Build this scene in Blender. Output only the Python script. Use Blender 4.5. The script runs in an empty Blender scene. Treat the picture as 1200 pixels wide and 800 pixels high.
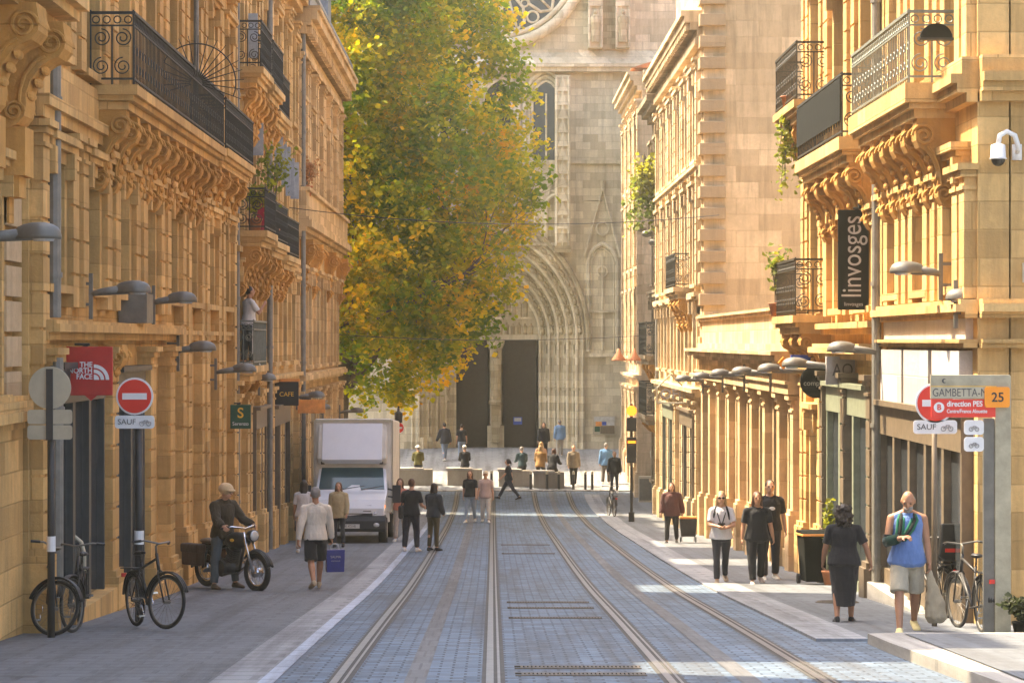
import bpy, bmesh, math, random
from mathutils import Vector, Matrix, Euler, noise
random.seed(7)
sc = bpy.context.scene
COL = sc.collection
F = 3000.0           # focal length in pixels of the 1200 px wide photograph
CZ = 6.5             # camera height in world units
VX = 577.0
R = math.radians

# ------------------------------------------------------------------ ground profile
GP = [(-40, 0.05), (0, -1.97), (24, -3.17), (33, -3.65), (45.5, -4.33), (65, -5.2), (87.5, -6.08), (100, -6.36),
      (106, -6.2), (112, -5.75), (120, -5.08), (124, -5.0), (420, -5.0)]
def gz(y):
    if y <= GP[0][0]: return GP[0][1] + CZ
    if y >= GP[-1][0]: return GP[-1][1] + CZ
    for i in range(len(GP) - 1):
        if GP[i][0] <= y <= GP[i+1][0]: break
    def m(j):
        if j <= 0: return (GP[1][1]-GP[0][1])/(GP[1][0]-GP[0][0])
        if j >= len(GP)-1: return 0
        a = (GP[j][1]-GP[j-1][1])/(GP[j][0]-GP[j-1][0]); b = (GP[j+1][1]-GP[j][1])/(GP[j+1][0]-GP[j][0])
        return 0 if a*b <= 0 else 2*a*b/(a+b)
    (xa, ya), (xb, yb) = GP[i], GP[i+1]; h = xb-xa; t = (y-xa)/h
    return CZ + (2*t**3-3*t*t+1)*ya + (t**3-2*t*t+t)*h*m(i) + (-2*t**3+3*t*t)*yb + (t**3-t*t)*h*m(i+1)
def Y_of(py):        # distance at which the street is seen at that height of the photograph
    lo, hi = 15.0, 122.0
    for _ in range(50):
        mid = (lo+hi)/2
        if 400 - (gz(mid)-CZ)*F/mid > py: lo = mid
        else: hi = mid
    return lo
def X_of(px, Y): return (px-VX)*Y/F
def Z_of(py, Y): return CZ + (400-py)*Y/F
def slope(y): return (gz(y+.5)-gz(y-.5))

# ------------------------------------------------------------------ mesh builder
class MB:
    def __init__(s): s.v = []; s.f = []
    def add(s, vs, fs):
        n = len(s.v); s.v += [tuple(p) for p in vs]; s.f += [tuple(i+n for i in f) for f in fs]; return s
    def box(s, x0, x1, y0, y1, z0, z1, M=None):
        if x0 > x1: x0, x1 = x1, x0
        if y0 > y1: y0, y1 = y1, y0
        if z0 > z1: z0, z1 = z1, z0
        vs = [Vector(p) for p in ((x0,y0,z0),(x1,y0,z0),(x1,y1,z0),(x0,y1,z0),(x0,y0,z1),(x1,y0,z1),(x1,y1,z1),(x0,y1,z1))]
        if M: vs = [M @ p for p in vs]
        return s.add(vs, [(3,2,1,0),(4,5,6,7),(0,1,5,4),(1,2,6,5),(2,3,7,6),(3,0,4,7)])
    def tube(s, pts, r, n=6, closed=False):
        pts = [Vector(p) for p in pts]
        rs = r if isinstance(r, (list, tuple)) else [r]*len(pts)
        vs = []; N = len(pts); prev = None
        for i, p in enumerate(pts):
            if closed: t = pts[(i+1) % N] - pts[i-1]
            else: t = pts[min(i+1, N-1)] - pts[max(i-1, 0)]
            if t.length < 1e-9: t = Vector((0,0,1))
            t.normalize()
            if prev is None:
                a = Vector((0,0,1)) if abs(t.z) < .9 else Vector((1,0,0))
                u = t.cross(a).normalized()
            else:
                u = (prev - t*prev.dot(t))
                u = u.normalized() if u.length > 1e-6 else t.orthogonal().normalized()
            prev = u; w = t.cross(u)
            for k in range(n):
                a = 2*math.pi*k/n
                vs.append(p + (u*math.cos(a)+w*math.sin(a))*rs[i])
        fs = []
        for i in range(N if closed else N-1):
            j = (i+1) % N
            for k in range(n):
                k2 = (k+1) % n
                fs.append((i*n+k, i*n+k2, j*n+k2, j*n+k))
        if not closed:
            fs.append(tuple(range(n-1, -1, -1))); fs.append(tuple((N-1)*n+k for k in range(n)))
        return s.add(vs, fs)
    def prism(s, poly, ax, a0, a1):   # poly 2d, extruded along axis ax (0 x: poly=(y,z); 1 y: poly=(x,z); 2 z: poly=(x,y))
        def P(p, a):
            return (a, p[0], p[1]) if ax == 0 else ((p[0], a, p[1]) if ax == 1 else (p[0], p[1], a))
        n = len(poly)
        vs = [P(p, a0) for p in poly] + [P(p, a1) for p in poly]
        fs = [tuple(range(n-1, -1, -1)), tuple(range(n, 2*n))] + [(i, (i+1) % n, n+(i+1) % n, n+i) for i in range(n)]
        return s.add(vs, fs)
    def lathe(s, prof, c=(0,0,0), n=16, M=None):   # prof [(r,z)]
        vs = []; fs = []
        for r, z in prof:
            for k in range(n):
                a = 2*math.pi*k/n
                p = Vector((r*math.cos(a), r*math.sin(a), z))
                vs.append((M @ p if M else p) + Vector(c))
        m = len(prof)
        for i in range(m-1):
            for k in range(n):
                k2 = (k+1) % n; fs.append((i*n+k, i*n+k2, (i+1)*n+k2, (i+1)*n+k))
        fs.append(tuple(range(n-1, -1, -1))); fs.append(tuple((m-1)*n+k for k in range(n)))
        return s.add(vs, fs)
    def ell(s, c, r, n=12, m=8, M=None):
        prof = []
        c = Vector(c); vs = []; fs = []
        for i in range(m+1):
            t = math.pi*i/m
            for k in range(n):
                a = 2*math.pi*k/n
                p = Vector((r[0]*math.sin(t)*math.cos(a), r[1]*math.sin(t)*math.sin(a), -r[2]*math.cos(t)))
                vs.append((M @ p if M else p) + c)
        for i in range(m):
            for k in range(n):
                k2 = (k+1) % n; fs.append((i*n+k, i*n+k2, (i+1)*n+k2, (i+1)*n+k))
        return s.add(vs, fs)
    def torus(s, c, Rr, r, axis='x', n=36, m=8):
        pts = []
        for i in range(n):
            a = 2*math.pi*i/n
            q = {'x': (0, math.cos(a)*Rr, math.sin(a)*Rr), 'y': (math.cos(a)*Rr, 0, math.sin(a)*Rr), 'z': (math.cos(a)*Rr, math.sin(a)*Rr, 0)}[axis]
            pts.append(Vector(c)+Vector(q))
        return s.tube(pts, r, m, True)
    def mesh(s, name, m=None, smooth=False, clean=False):
        me = bpy.data.meshes.new(name); me.from_pydata(s.v, [], s.f)
        bm = bmesh.new(); bm.from_mesh(me)
        if clean: bmesh.ops.remove_doubles(bm, verts=bm.verts, dist=1e-5)
        bmesh.ops.recalc_face_normals(bm, faces=bm.faces); bm.to_mesh(me); bm.free()
        if m: me.materials.append(m)
        if smooth: me.polygons.foreach_set('use_smooth', [True]*len(me.polygons))
        return me
    def build(s, name, m=None, parent=None, smooth=False, bevel=0, seg=2):
        o = bpy.data.objects.new(name, s.mesh(name, m, smooth)); COL.objects.link(o)
        if parent: o.parent = parent
        if bevel:
            b = o.modifiers.new('bevel', 'BEVEL'); b.width = bevel; b.segments = seg; b.limit_method = 'ANGLE'; b.angle_limit = R(40)
        return o
def obj(name, me, parent=None):
    o = bpy.data.objects.new(name, me); COL.objects.link(o)
    if parent: o.parent = parent
    return o
def empty(name, loc=(0,0,0), rz=0, label=None, cat=None, group=None, tilt=0):
    o = bpy.data.objects.new(name, None); COL.objects.link(o); o.empty_display_size = .2
    o.location = loc; o.rotation_mode = 'ZYX'; o.rotation_euler = (tilt, 0, rz)
    return tag(o, label, cat, group)
def tag(o, label=None, cat=None, group=None, kind=None):
    if label: o['label'] = label
    if cat: o['category'] = cat
    if group: o['group'] = group
    if kind: o['kind'] = kind
    return o
def copy_tree(o, parent=None):
    c = o.copy(); COL.objects.link(c)
    if parent: c.parent = parent
    for ch in list(o.children): copy_tree(ch, c)
    return c

# ------------------------------------------------------------------ materials
def nodes(name):
    m = bpy.data.materials.new(name); m.use_nodes = True
    nt = m.node_tree; b = nt.nodes['Principled BSDF']
    return m, nt, b
def N(nt, t, **kw):
    n = nt.nodes.new(t)
    for k, v in kw.items(): setattr(n, k, v)
    return n
def mixc(nt, fac, a, b, mode='MIX'):
    n = N(nt, 'ShaderNodeMix', data_type='RGBA', blend_type=mode)
    for i, v in ((0, fac), (6, a), (7, b)):
        if isinstance(v, (int, float)): n.inputs[i].default_value = v
        elif isinstance(v, tuple): n.inputs[i].default_value = (*v[:3], 1)
        else: nt.links.new(v, n.inputs[i])
    return n.outputs[2]
def ramp(nt, fac, stops):
    n = N(nt, 'ShaderNodeValToRGB'); cr = n.color_ramp
    while len(cr.elements) < len(stops): cr.elements.new(.5)
    for e, (p, c) in zip(cr.elements, stops):
        e.position = p; e.color = (*c, 1) if isinstance(c, tuple) else (c, c, c, 1)
    nt.links.new(fac, n.inputs[0]); return n.outputs[0]
def nz(nt, vec, scale, detail=4, rough=.6):
    n = N(nt, 'ShaderNodeTexNoise'); n.inputs['Scale'].default_value = scale; n.inputs['Detail'].default_value = detail; n.inputs['Roughness'].default_value = rough
    if vec: nt.links.new(vec, n.inputs['Vector'])
    return n.outputs[0]
def bump(nt, b, h, strength=.3, dist=.02):
    n = N(nt, 'ShaderNodeBump'); n.inputs['Strength'].default_value = strength; n.inputs['Distance'].default_value = dist
    nt.links.new(h, n.inputs['Height']); nt.links.new(n.outputs[0], b.inputs['Normal'])
def lum(c, k): return tuple(min(1, x*k) for x in c)

def plain(name, c, rough=.6, metal=0, var=.25, scale=6, spec=.5, coat=0, obj_space=True):
    m, nt, b = nodes(name)
    tc = N(nt, 'ShaderNodeTexCoord').outputs['Object']
    f = nz(nt, tc, scale, 5)
    nt.links.new(mixc(nt, ramp(nt, f, [(.3, 0.), (.7, 1.)]), lum(c, 1-var), lum(c, 1+var*.6)), b.inputs['Base Color'])
    b.inputs['Roughness'].default_value = rough; b.inputs['Metallic'].default_value = metal
    b.inputs['Specular IOR Level'].default_value = spec
    if coat: b.inputs['Coat Weight'].default_value = coat; b.inputs['Coat Roughness'].default_value = .1
    bump(nt, b, nz(nt, tc, scale*6, 3), .12, .01)
    return m
def cloth(name, c, var=.3):
    m, nt, b = nodes(name)
    tc = N(nt, 'ShaderNodeTexCoord').outputs['Object']
    f = nz(nt, tc, 5, 4)
    nt.links.new(mixc(nt, f, lum(c, 1-var), lum(c, 1+var)), b.inputs['Base Color'])
    b.inputs['Roughness'].default_value = .9; b.inputs['Specular IOR Level'].default_value = .15
    b.inputs['Sheen Weight'].default_value = .15
    mp = N(nt, 'ShaderNodeMapping'); mp.inputs['Scale'].default_value = (1.0, 1.0, .45); nt.links.new(tc, mp.inputs[0])
    bump(nt, b, nz(nt, mp.outputs[0], 14, 3, .55), .6, .03)
    return m
def stone(name, c, bw=.9, rh=.38, mortar=.22, stain=.65, bumpk=.6, grime=(.12,.09,.05)):
    m, nt, b = nodes(name)
    pos = N(nt, 'ShaderNodeNewGeometry').outputs['Position']
    sp = N(nt, 'ShaderNodeSeparateXYZ'); nt.links.new(pos, sp.inputs[0])
    ad = N(nt, 'ShaderNodeMath', operation='ADD'); nt.links.new(sp.outputs[0], ad.inputs[0]); nt.links.new(sp.outputs[1], ad.inputs[1])
    cb = N(nt, 'ShaderNodeCombineXYZ'); nt.links.new(ad.outputs[0], cb.inputs[0]); nt.links.new(sp.outputs[2], cb.inputs[1])
    br = N(nt, 'ShaderNodeTexBrick'); nt.links.new(cb.outputs[0], br.inputs['Vector'])
    br.inputs['Scale'].default_value = 1; br.inputs['Brick Width'].default_value = bw; br.inputs['Row Height'].default_value = rh
    br.inputs['Mortar Size'].default_value = .012; br.inputs['Mortar Smooth'].default_value = .4; br.inputs['Bias'].default_value = 0
    br.inputs['Color1'].default_value = (*(min(1,c[0]*1.2), c[1]*1.22, c[2]*1.3), 1); br.inputs['Color2'].default_value = (*(c[0]*.74, c[1]*.72, c[2]*.72), 1); br.inputs['Mortar'].default_value = (*lum(c, 1-mortar), 1)
    big = nz(nt, pos, .45, 6, .65)
    c1 = mixc(nt, ramp(nt, big, [(.42, 0.), (.75, stain)]), br.outputs[0], lum(c, .5))
    mp = N(nt, 'ShaderNodeMapping'); mp.inputs['Scale'].default_value = (2.2, 2.2, .22); nt.links.new(pos, mp.inputs[0])
    streak = nz(nt, mp.outputs[0], 1.6, 5, .7)
    c2 = mixc(nt, ramp(nt, streak, [(.47, 0.), (.78, stain*.85)]), c1, grime)
    fine = nz(nt, pos, 9, 6, .7)
    c3 = mixc(nt, ramp(nt, fine, [(.3, .28), (.62, 0.)]), c2, lum(c, .55))
    nt.links.new(c3, b.inputs['Base Color'])
    b.inputs['Roughness'].default_value = .88; b.inputs['Specular IOR Level'].default_value = .2
    h = N(nt, 'ShaderNodeMath', operation='MULTIPLY_ADD'); nt.links.new(br.outputs['Fac'], h.inputs[0]); h.inputs[1].default_value = -.8; nt.links.new(nz(nt, pos, 16, 5, .7), h.inputs[2])
    bump(nt, b, h.outputs[0], bumpk, .02)
    return m
def setts(name, c, bw, rh, mortar=.55, var=.25, rough=.75, patch=.4):
    m, nt, b = nodes(name)
    pos = N(nt, 'ShaderNodeNewGeometry').outputs['Position']
    br = N(nt, 'ShaderNodeTexBrick'); nt.links.new(pos, br.inputs['Vector'])
    br.inputs['Scale'].default_value = 1; br.inputs['Brick Width'].default_value = bw; br.inputs['Row Height'].default_value = rh
    br.inputs['Mortar Size'].default_value = min(bw, rh)*.09; br.inputs['Mortar Smooth'].default_value = .3
    br.inputs['Color1'].default_value = (*lum(c, 1+var), 1); br.inputs['Color2'].default_value = (*lum(c, 1-var), 1); br.inputs['Mortar'].default_value = (*lum(c, 1-mortar), 1)
    big = nz(nt, pos, .5, 6, .65)
    c1 = mixc(nt, ramp(nt, big, [(.42, 0.), (.66, patch)]), br.outputs[0], lum(c, .45))
    fine = nz(nt, pos, 3.5, 6, .75)
    c2 = mixc(nt, ramp(nt, fine, [(.55, 0.), (.75, .35)]), c1, lum(c, 1.5))
    mp = N(nt, 'ShaderNodeMapping'); mp.inputs['Scale'].default_value = (2.6, .09, 1); nt.links.new(pos, mp.inputs[0])
    wear = nz(nt, mp.outputs[0], 1.0, 6, .65)
    c2 = mixc(nt, ramp(nt, wear, [(.46, 0.), (.66, .6)]), c2, (.055,.055,.055))
    spots = nz(nt, pos, 1.9, 2, .5)
    c2 = mixc(nt, ramp(nt, spots, [(.68, 0.), (.72, .45)]), c2, (.05,.048,.045))
    nt.links.new(c2, b.inputs['Base Color'])
    nt.links.new(ramp(nt, fine, [(.3, rough-.15), (.7, min(1, rough+.15))]), b.inputs['Roughness'])
    h = N(nt, 'ShaderNodeMath', operation='MULTIPLY_ADD'); nt.links.new(br.outputs['Fac'], h.inputs[0]); h.inputs[1].default_value = -1; nt.links.new(nz(nt, pos, 20, 4), h.inputs[2])
    bump(nt, b, h.outputs[0], .5, .012)
    return m
def glass_dark(name, c=(.02,.025,.03), rough=.06):
    m, nt, b = nodes(name)
    tc = N(nt, 'ShaderNodeTexCoord').outputs['Object']
    f = nz(nt, tc, 1.3, 3)
    nt.links.new(mixc(nt, f, lum(c, .6), lum(c, 1.8)), b.inputs['Base Color'])
    b.inputs['Roughness'].default_value = rough; b.inputs['Specular IOR Level'].default_value = .7
    bump(nt, b, nz(nt, tc, 1.1, 2), .04, .02)
    return m
def leafmat(name, cols, tr=.45):
    m, nt, b = nodes(name)
    g = N(nt, 'ShaderNodeNewGeometry')
    big = nz(nt, g.outputs['Position'], .33, 4, .6)
    ri = g.outputs['Random Per Island']
    ad = N(nt, 'ShaderNodeMath', operation='MULTIPLY_ADD'); nt.links.new(ri, ad.inputs[0]); ad.inputs[1].default_value = .30
    sb = N(nt, 'ShaderNodeMath', operation='MULTIPLY_ADD'); nt.links.new(big, sb.inputs[0]); sb.inputs[1].default_value = 1.9; sb.inputs[2].default_value = -.60
    nt.links.new(sb.outputs[0], ad.inputs[2])
    n = len(cols)
    c = ramp(nt, ad.outputs[0], [(i/(n-1), cc) for i, cc in enumerate(cols)])
    nt.links.new(c, b.inputs['Base Color']); b.inputs['Roughness'].default_value = .55; b.inputs['Specular IOR Level'].default_value = .3
    t = N(nt, 'ShaderNodeBsdfTranslucent'); nt.links.new(mixc(nt, .5, c, c, 'ADD'), t.inputs[0])
    mx = N(nt, 'ShaderNodeMixShader'); mx.inputs[0].default_value = tr
    nt.links.new(b.outputs[0], mx.inputs[1]); nt.links.new(t.outputs[0], mx.inputs[2])
    nt.links.new(mx.outputs[0], nt.nodes['Material Output'].inputs[0])
    return m
def emit(name, c, k):
    m, nt, b = nodes(name)
    b.inputs['Base Color'].default_value = (*c, 1); b.inputs['Emission Color'].default_value = (*c, 1); b.inputs['Emission Strength'].default_value = k
    return m

OCH = (.60, .355, .145)
M = dict(
    stoneL=stone('ochre_ashlar_west', (.68,.42,.15)), stoneL2=stone('honey_ashlar_west', (.69,.45,.18), .8, .36),
    stoneL3=stone('cream_ashlar_west', (.67,.45,.19), .85, .4), stoneL4=stone('pale_ashlar_west', (.66,.465,.23), .9, .4),
    stoneR=stone('ochre_ashlar_east', (.67,.425,.16), .8, .36), stoneR2=stone('honey_ashlar_east', (.66,.415,.155)),
    stoneR3=stone('limestone_gable', (.67,.50,.28), 1.3, .46, .14, .75), stoneR4=stone('warm_pillar_stone', (.68,.47,.24), .9, .45, .15),
    stoneR6=stone('shade_darkened_stone', (.34,.27,.17), .8, .36), stoneR7=stone('pink_end_house_stone', (.72,.55,.34), .8, .4),  # stoneR6: shade on that house front put into a darker stone
    cath=stone('weathered_gothic_limestone', (.68,.605,.42), .7, .36, .25, .55, .6, (.10,.09,.07)),
    cath_shade=stone('carved_shade_limestone', (.50,.42,.26), .5, .3, .3, .7, .8, (.07,.06,.05)),  # darker copy of the limestone, painting shade contrast into carving and recesses
    carve=stone('carved_ochre_stone', (.64,.34,.09), 3, 2, .1, .6, .8), quoin=stone('grey_quoin_stone', (.5,.36,.2), 3, 3, .1, .5),
    panel=stone('white_painted_fascia', (.50,.47,.42), 4, 3, .1, .25),
    iron=plain('black_wrought_iron', (.032,.034,.03), .6, .2), irong=plain('grey_green_iron', (.20,.215,.18), .5, .2),
    bronze=plain('dark_bronze_iron', (.05,.045,.035), .5, .4),
    glass=glass_dark('dark_window_glass'), shop=glass_dark('dark_shop_glass', (.035,.04,.045), .1), door=plain('dark_painted_wood', (.045,.05,.05), .5),
    browndoor=plain('brown_painted_shopfront', (.16,.12,.075), .5), greendoor=plain('grey_green_shopfront', (.23,.25,.17), .45),
    frame=plain('pale_window_joinery', (.55,.5,.42), .5), shutter=plain('blue_grey_shutter_paint', (.32,.37,.42), .6),
    slate=stone('blue_grey_slate', (.16,.19,.24), .25, .15, .35, .3), zinc=plain('zinc_sheet', (.30,.33,.36), .45, .4), terracotta=plain('terracotta', (.42,.16,.07), .8),
    lampgrey=plain('warm_grey_lamp_metal', (.16,.15,.125), .5, .2), pipe=plain('grey_painted_pipe', (.20,.19,.16), .55),
    polegrey=plain('dark_grey_post_paint', (.042,.04,.038), .5), postlight=plain('beige_post_paint', (.40,.355,.24), .5),
    white=plain('white_enamel', (.78,.77,.74), .4, var=.08), signback=plain('bare_sign_back', (.48,.43,.31), .45, .1, var=.12),
    red=plain('sign_red', (.72,.035,.02), .4, var=.06), flagred=plain('banner_red', (.50,.03,.022), .65, var=.12),
    orange=plain('sign_orange', (.90,.30,.01), .45, var=.06), orange2=plain('faded_orange_fascia', (.75,.3,.07), .6), green=plain('sign_green', (.02,.09,.05), .5), black=plain('satin_black', (.018,.018,.018), .45),
    dark=plain('charcoal_panel', (.014,.015,.013), 1, spec=.1), greytext=plain('pale_grey_letters', (.42,.40,.38), .6), yellow=plain('sign_yellow', (.85,.5,.05), .5), darktext=plain('charcoal_letters', (.09,.085,.08), .6),
    blue=plain('sign_blue', (.03,.08,.4), .5), chrome=plain('polished_metal', (.6,.6,.6), .18, 1, var=.1), rubber=plain('black_rubber', (.02,.02,.02), .8),
    vanwhite=plain('white_van_paint', (.74,.75,.76), .3, 0, .05, 2, .5, .4), boxwhite=plain('box_body_white', (.66,.62,.52), .5, var=.22, scale=2.2), bumper=plain('black_bumper_plastic', (.03,.03,.032), .65),
    windscreen=glass_dark('blue_windscreen_glass', (.035,.08,.095), .04), lens=plain('headlamp_lens', (.6,.62,.62), .1, .3), indicator=emit('lit_indicator', (1,.22,.01), .7), plate=plain('number_plate', (.6,.6,.55), .5, var=.05),
    setts=setts('blue_grey_setts', (.125,.175,.235), .26, .17, .7, .3), asphalt=setts('grey_pavement', (.145,.158,.17), .6, .4, .18, .06, .85, .35), granite=setts('pale_granite_strip', (.28,.29,.30), .9, .5, .3, .08), kerbstone=setts('pale_kerb_granite', (.42,.40,.36), 1.0, 5.0, .3, .08),
    channel=setts('light_channel_stone', (.40,.46,.56), .5, .8, .3, .06, .5), railsteel=plain('worn_rail_steel', (.24,.235,.225), .4, .85), railbed=plain('dark_rail_resin', (.07,.068,.062), .8), aps=setts('brown_power_strip', (.135,.14,.145), .16, .9, .2, .1),
    plaza=setts('plaza_flags', (.27,.28,.29), .6, .45, .25, .08), grate=plain('rusty_grating', (.10,.08,.055), .7), earth=setts('outer_ground', (.22,.21,.2), 1, .6),
    bench=stone('pale_bench_stone', (.40,.36,.29), 2.0, 1.2, .1, .4), wood=plain('oak_church_door', (.05,.04,.024), .6), bark=plain('plane_tree_bark', (.16,.13,.09), .9, var=.4, scale=3),
    wire=plain('black_cable', (.03,.03,.03), .6), paper=plain('poster_paper', (.5,.5,.47), .7), 
    skin=plain('fair_skin', (.52,.29,.18), .55, var=.1), skin2=plain('tanned_skin', (.40,.20,.11), .55, var=.1), skin3=plain('brown_skin', (.27,.13,.07), .55, var=.1),
    hairdark=plain('dark_brown_hair', (.028,.018,.012), .6, var=.5, scale=30), hairbrown=plain('chestnut_hair', (.11,.05,.025), .6, var=.5, scale=30), hairblond=plain('blond_hair', (.42,.27,.12), .6, var=.4, scale=30), hairgrey=plain('grey_hair', (.26,.24,.22), .7, var=.3, scale=30),
    eye=plain('dark_eyes', (.02,.015,.012), .3),
)
CL = {}
def ck(c, nm):
    if nm not in CL: CL[nm] = cloth(nm, c)
    return CL[nm]
LEAF = leafmat('plane_tree_leaves', [(.06,.138,.002), (.11,.20,.002), (.22,.275,.002), (.46,.40,.002), (.84,.54,.003), (.82,.36,.004)], .57)
LEAFG = leafmat('balcony_plant_leaves', [(.05,.09,.015), (.12,.16,.02), (.28,.27,.02), (.4,.3,.03)])
LEAFO = leafmat('dried_plant_leaves', [(.28,.13,.05), (.4,.2,.08), (.5,.28,.12)])
# ------------------------------------------------------------------ figures
def remeshed(mb, name, voxel, m, smooth=2, wob=0, seed=0):
    me = mb.mesh('tmp', None, clean=False)
    o = bpy.data.objects.new('tmp', me); COL.objects.link(o)
    r = o.modifiers.new('r', 'REMESH'); r.mode = 'VOXEL'; r.voxel_size = voxel; r.use_smooth_shade = True
    if smooth:
        s = o.modifiers.new('s', 'SMOOTH'); s.factor = .5; s.iterations = smooth
    dg = bpy.context.evaluated_depsgraph_get()
    out = bpy.data.meshes.new_from_object(o.evaluated_get(dg))
    bpy.data.objects.remove(o); bpy.data.meshes.remove(me)
    if wob:
        nn = [v.normal.copy() for v in out.vertices]
        for v, n_ in zip(out.vertices, nn):
            q = Vector((v.co.x*9+seed, v.co.y*9, v.co.z*5))
            v.co += n_*(noise.noise(q)*wob + noise.noise(q*2.3)*wob*.5)
    out.name = name; out.materials.clear(); out.materials.append(m)
    out.polygons.foreach_set('use_smooth', [True]*len(out.polygons))
    return out
def caps(mb, pts, rs, n=10):
    for (p, r) in zip(pts, rs): mb.ell(p, (r, r, r), n, 6)
    for i in range(len(pts)-1): mb.tube([pts[i], pts[i+1]], [rs[i], rs[i+1]], n)
def loftx(mb, rings, n=20):     # rings: (centre, axis_x*rx, axis_y*ry)
    vs = []; fs = []
    for c, ax, ay in rings:
        for k in range(n):
            a = 2*math.pi*k/n; vs.append(c + ax*math.cos(a) + ay*math.sin(a))
    m_ = len(rings)
    for i in range(m_-1):
        for k in range(n):
            k2 = (k+1) % n; fs.append((i*n+k, i*n+k2, (i+1)*n+k2, (i+1)*n+k))
    fs.append(tuple(range(n-1, -1, -1))); fs.append(tuple((m_-1)*n+k for k in range(n)))
    mb.add(vs, fs)
def rotx(v, a):
    c, s = math.cos(R(a)), math.sin(R(a)); return Vector((v.x, v.y*c - v.z*s, v.y*s + v.z*c))

def person(label, px, py, H=1.72, yaw=0, Y=None, X=None, z=None, group=None, cat='person', det=1,
           lean=2, legs=((12, 2, 3), (-10, 8, 3)), arms=((8, 10, 15), (-8, 10, 15)), head=(0, 0), build=1.0, shw=.19,
           top=('tee', (.03,.03,.03), 'top'), legsw=('trousers', (.03,.03,.04), 'trousers'), shoe=(.6,.58,.52), hair=('short', 'hairdark'),
           skin='skin', inward=(0, 0), curl=35, hip=None, hem=None, sides=(1, -1), beard=False, glasses=False, belly=0, hatc=(.75,.72,.65)):
    """legs: (thigh pitch, knee flex, abduction) right then left; arms: (pitch, abduction, elbow flex)."""
    k = H/1.75
    if Y is None: Y = Y_of(py)
    if X is None: X = X_of(px, Y)
    if z is None: z = gz(Y)
    root = empty('person', (X, Y, z), R(yaw), label, cat, group)
    J = {}
    U = Vector((0, math.sin(R(lean)), math.cos(R(lean)))); Fw = Vector((0, math.cos(R(lean)), -math.sin(R(lean)))); XX = Vector((1,0,0))
    hipc = Vector((0,0,.92*k))
    vox = {2: .009, 1: .014, 0: .02}[det]
    # joints
    for s, nm, (p, kn, ab) in ((1, 'R', legs[0]), (-1, 'L', legs[1])):
        h = hipc + Vector((s*.088*k*build, 0, -.02))
        d = rotx(Vector((math.sin(R(ab))*s, 0, -math.cos(R(ab)))), p)
        knee = h + d*.43*k
        d2 = rotx(Vector((math.sin(R(ab*.4))*s, 0, -math.cos(R(ab*.4)))), p-kn)
        ank = knee + d2*.41*k
        J['hip'+nm], J['knee'+nm], J['ank'+nm] = h, knee, ank
        fp = min(0, (p-kn)*.55+6) if (p-kn) < -12 else (max(0, (p-kn)*.6-6) if p-kn > 14 and p < 60 else 0)
        J['foot'+nm] = rotx(Vector((s*.16,1,0)).normalized(), fp); J['footup'+nm] = rotx(Vector((0,0,1)), fp)
    def solep(nm, t): return J['ank'+nm] + J['foot'+nm]*t*k - J['footup'+nm]*.085*k
    low = min(min(solep(n_, -.06).z, solep(n_, .19).z) for n_ in 'RL')
    shift = Vector((0,0,-low)) if hip is None else Vector((0,0,hip - hipc.z))
    hipc = hipc + shift
    for key in list(J):
        if not key.startswith('foot'): J[key] = J[key] + shift
    def T(h, x=0, y=0): return hipc + U*(h*k) + XX*(x*k) + Fw*(y*k)
    for s, nm, (p, ab, el), inn in ((1, 'R', arms[0], inward[0]), (-1, 'L', arms[1], inward[1])):
        sh = T(.462, s*(shw-.008)*build, -.01)
        d = rotx(Vector((math.sin(R(ab))*s, 0, -math.cos(R(ab)))), p)
        d = d.normalized(); elb = sh + d*.285*k
        d2 = rotx(Vector((math.sin(R(ab*.6))*s, 0, -math.cos(R(ab*.6)))), p+el)
        if inn: d2 = Matrix.Rotation(R(inn)*s, 3, 'Z') @ d2
        wr = elb + d2*.245*k
        J['sh'+nm], J['el'+nm], J['wr'+nm], J['fd'+nm] = sh, elb, wr, d2
        J['hand'+nm] = wr + d2*.10*k
    nk = T(.545, 0, -.005)
    hd = nk + Matrix.Rotation(R(-head[0]), 3, 'X') @ (U*.155*k) + Vector((0, .02*k, 0))
    HM = (Matrix.Rotation(R(head[1]), 3, 'Z') @ Matrix.Rotation(R(-head[0]), 3, 'X'))
    J['head'] = hd
    # ---- body
    b = MB()
    w = build
    def trings(e=0, lo=-.10, hi=.53, flare=0):
        tab = [(-.12,.145,.095,-.01),(-.05,.165,.115,-.005),(.04,.16,.112,0),(.12,.148,.103,.005),(.20,.143,.102,.01),(.30,.158,.112,.01),(.40,.172,.112,.0),(.455,.160,.098,-.005),(.50,.115,.075,-.01),(.545,.066,.06,-.005)]
        out = []
        for h, rx, ry, yo in tab:
            if h < lo-1e-6 or h > hi+1e-6: continue
            bl = belly*max(0, 1-abs(h-.14)/.2)
            ee = e + (flare*max(0, .25-h) if flare else 0)
            out.append((T(h, 0, yo+bl*.5), XX*((rx*w*shw/.19 if h > .3 else rx*w)*k+ee), Fw*((ry*w+bl*.5)*k+ee)))
        return out
    loftx(b, trings())
    caps(b, [T(.50, 0, -.01), nk + Vector((0,0,.02)), hd - U*.03], [.062*k, .055*k, .052*k])
    k0 = k
    def hv(x, y, zz): return hd + HM @ (Vector((x, y, zz))*k0*1.06)
    b.ell(hv(0, 0, .012), (.074*k, .094*k, .108*k), 18, 14, HM)
    b.ell(hv(0, .028, -.052), (.054*k, .066*k, .062*k), 14, 10, HM)
    b.ell(hv(0, .062, -.085), (.026*k, .024*k, .022*k), 10, 8, HM)
    caps(b, [hv(0, .088, .02), hv(0, .108, -.022)], [.010*k, .016*k], 8)
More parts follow.
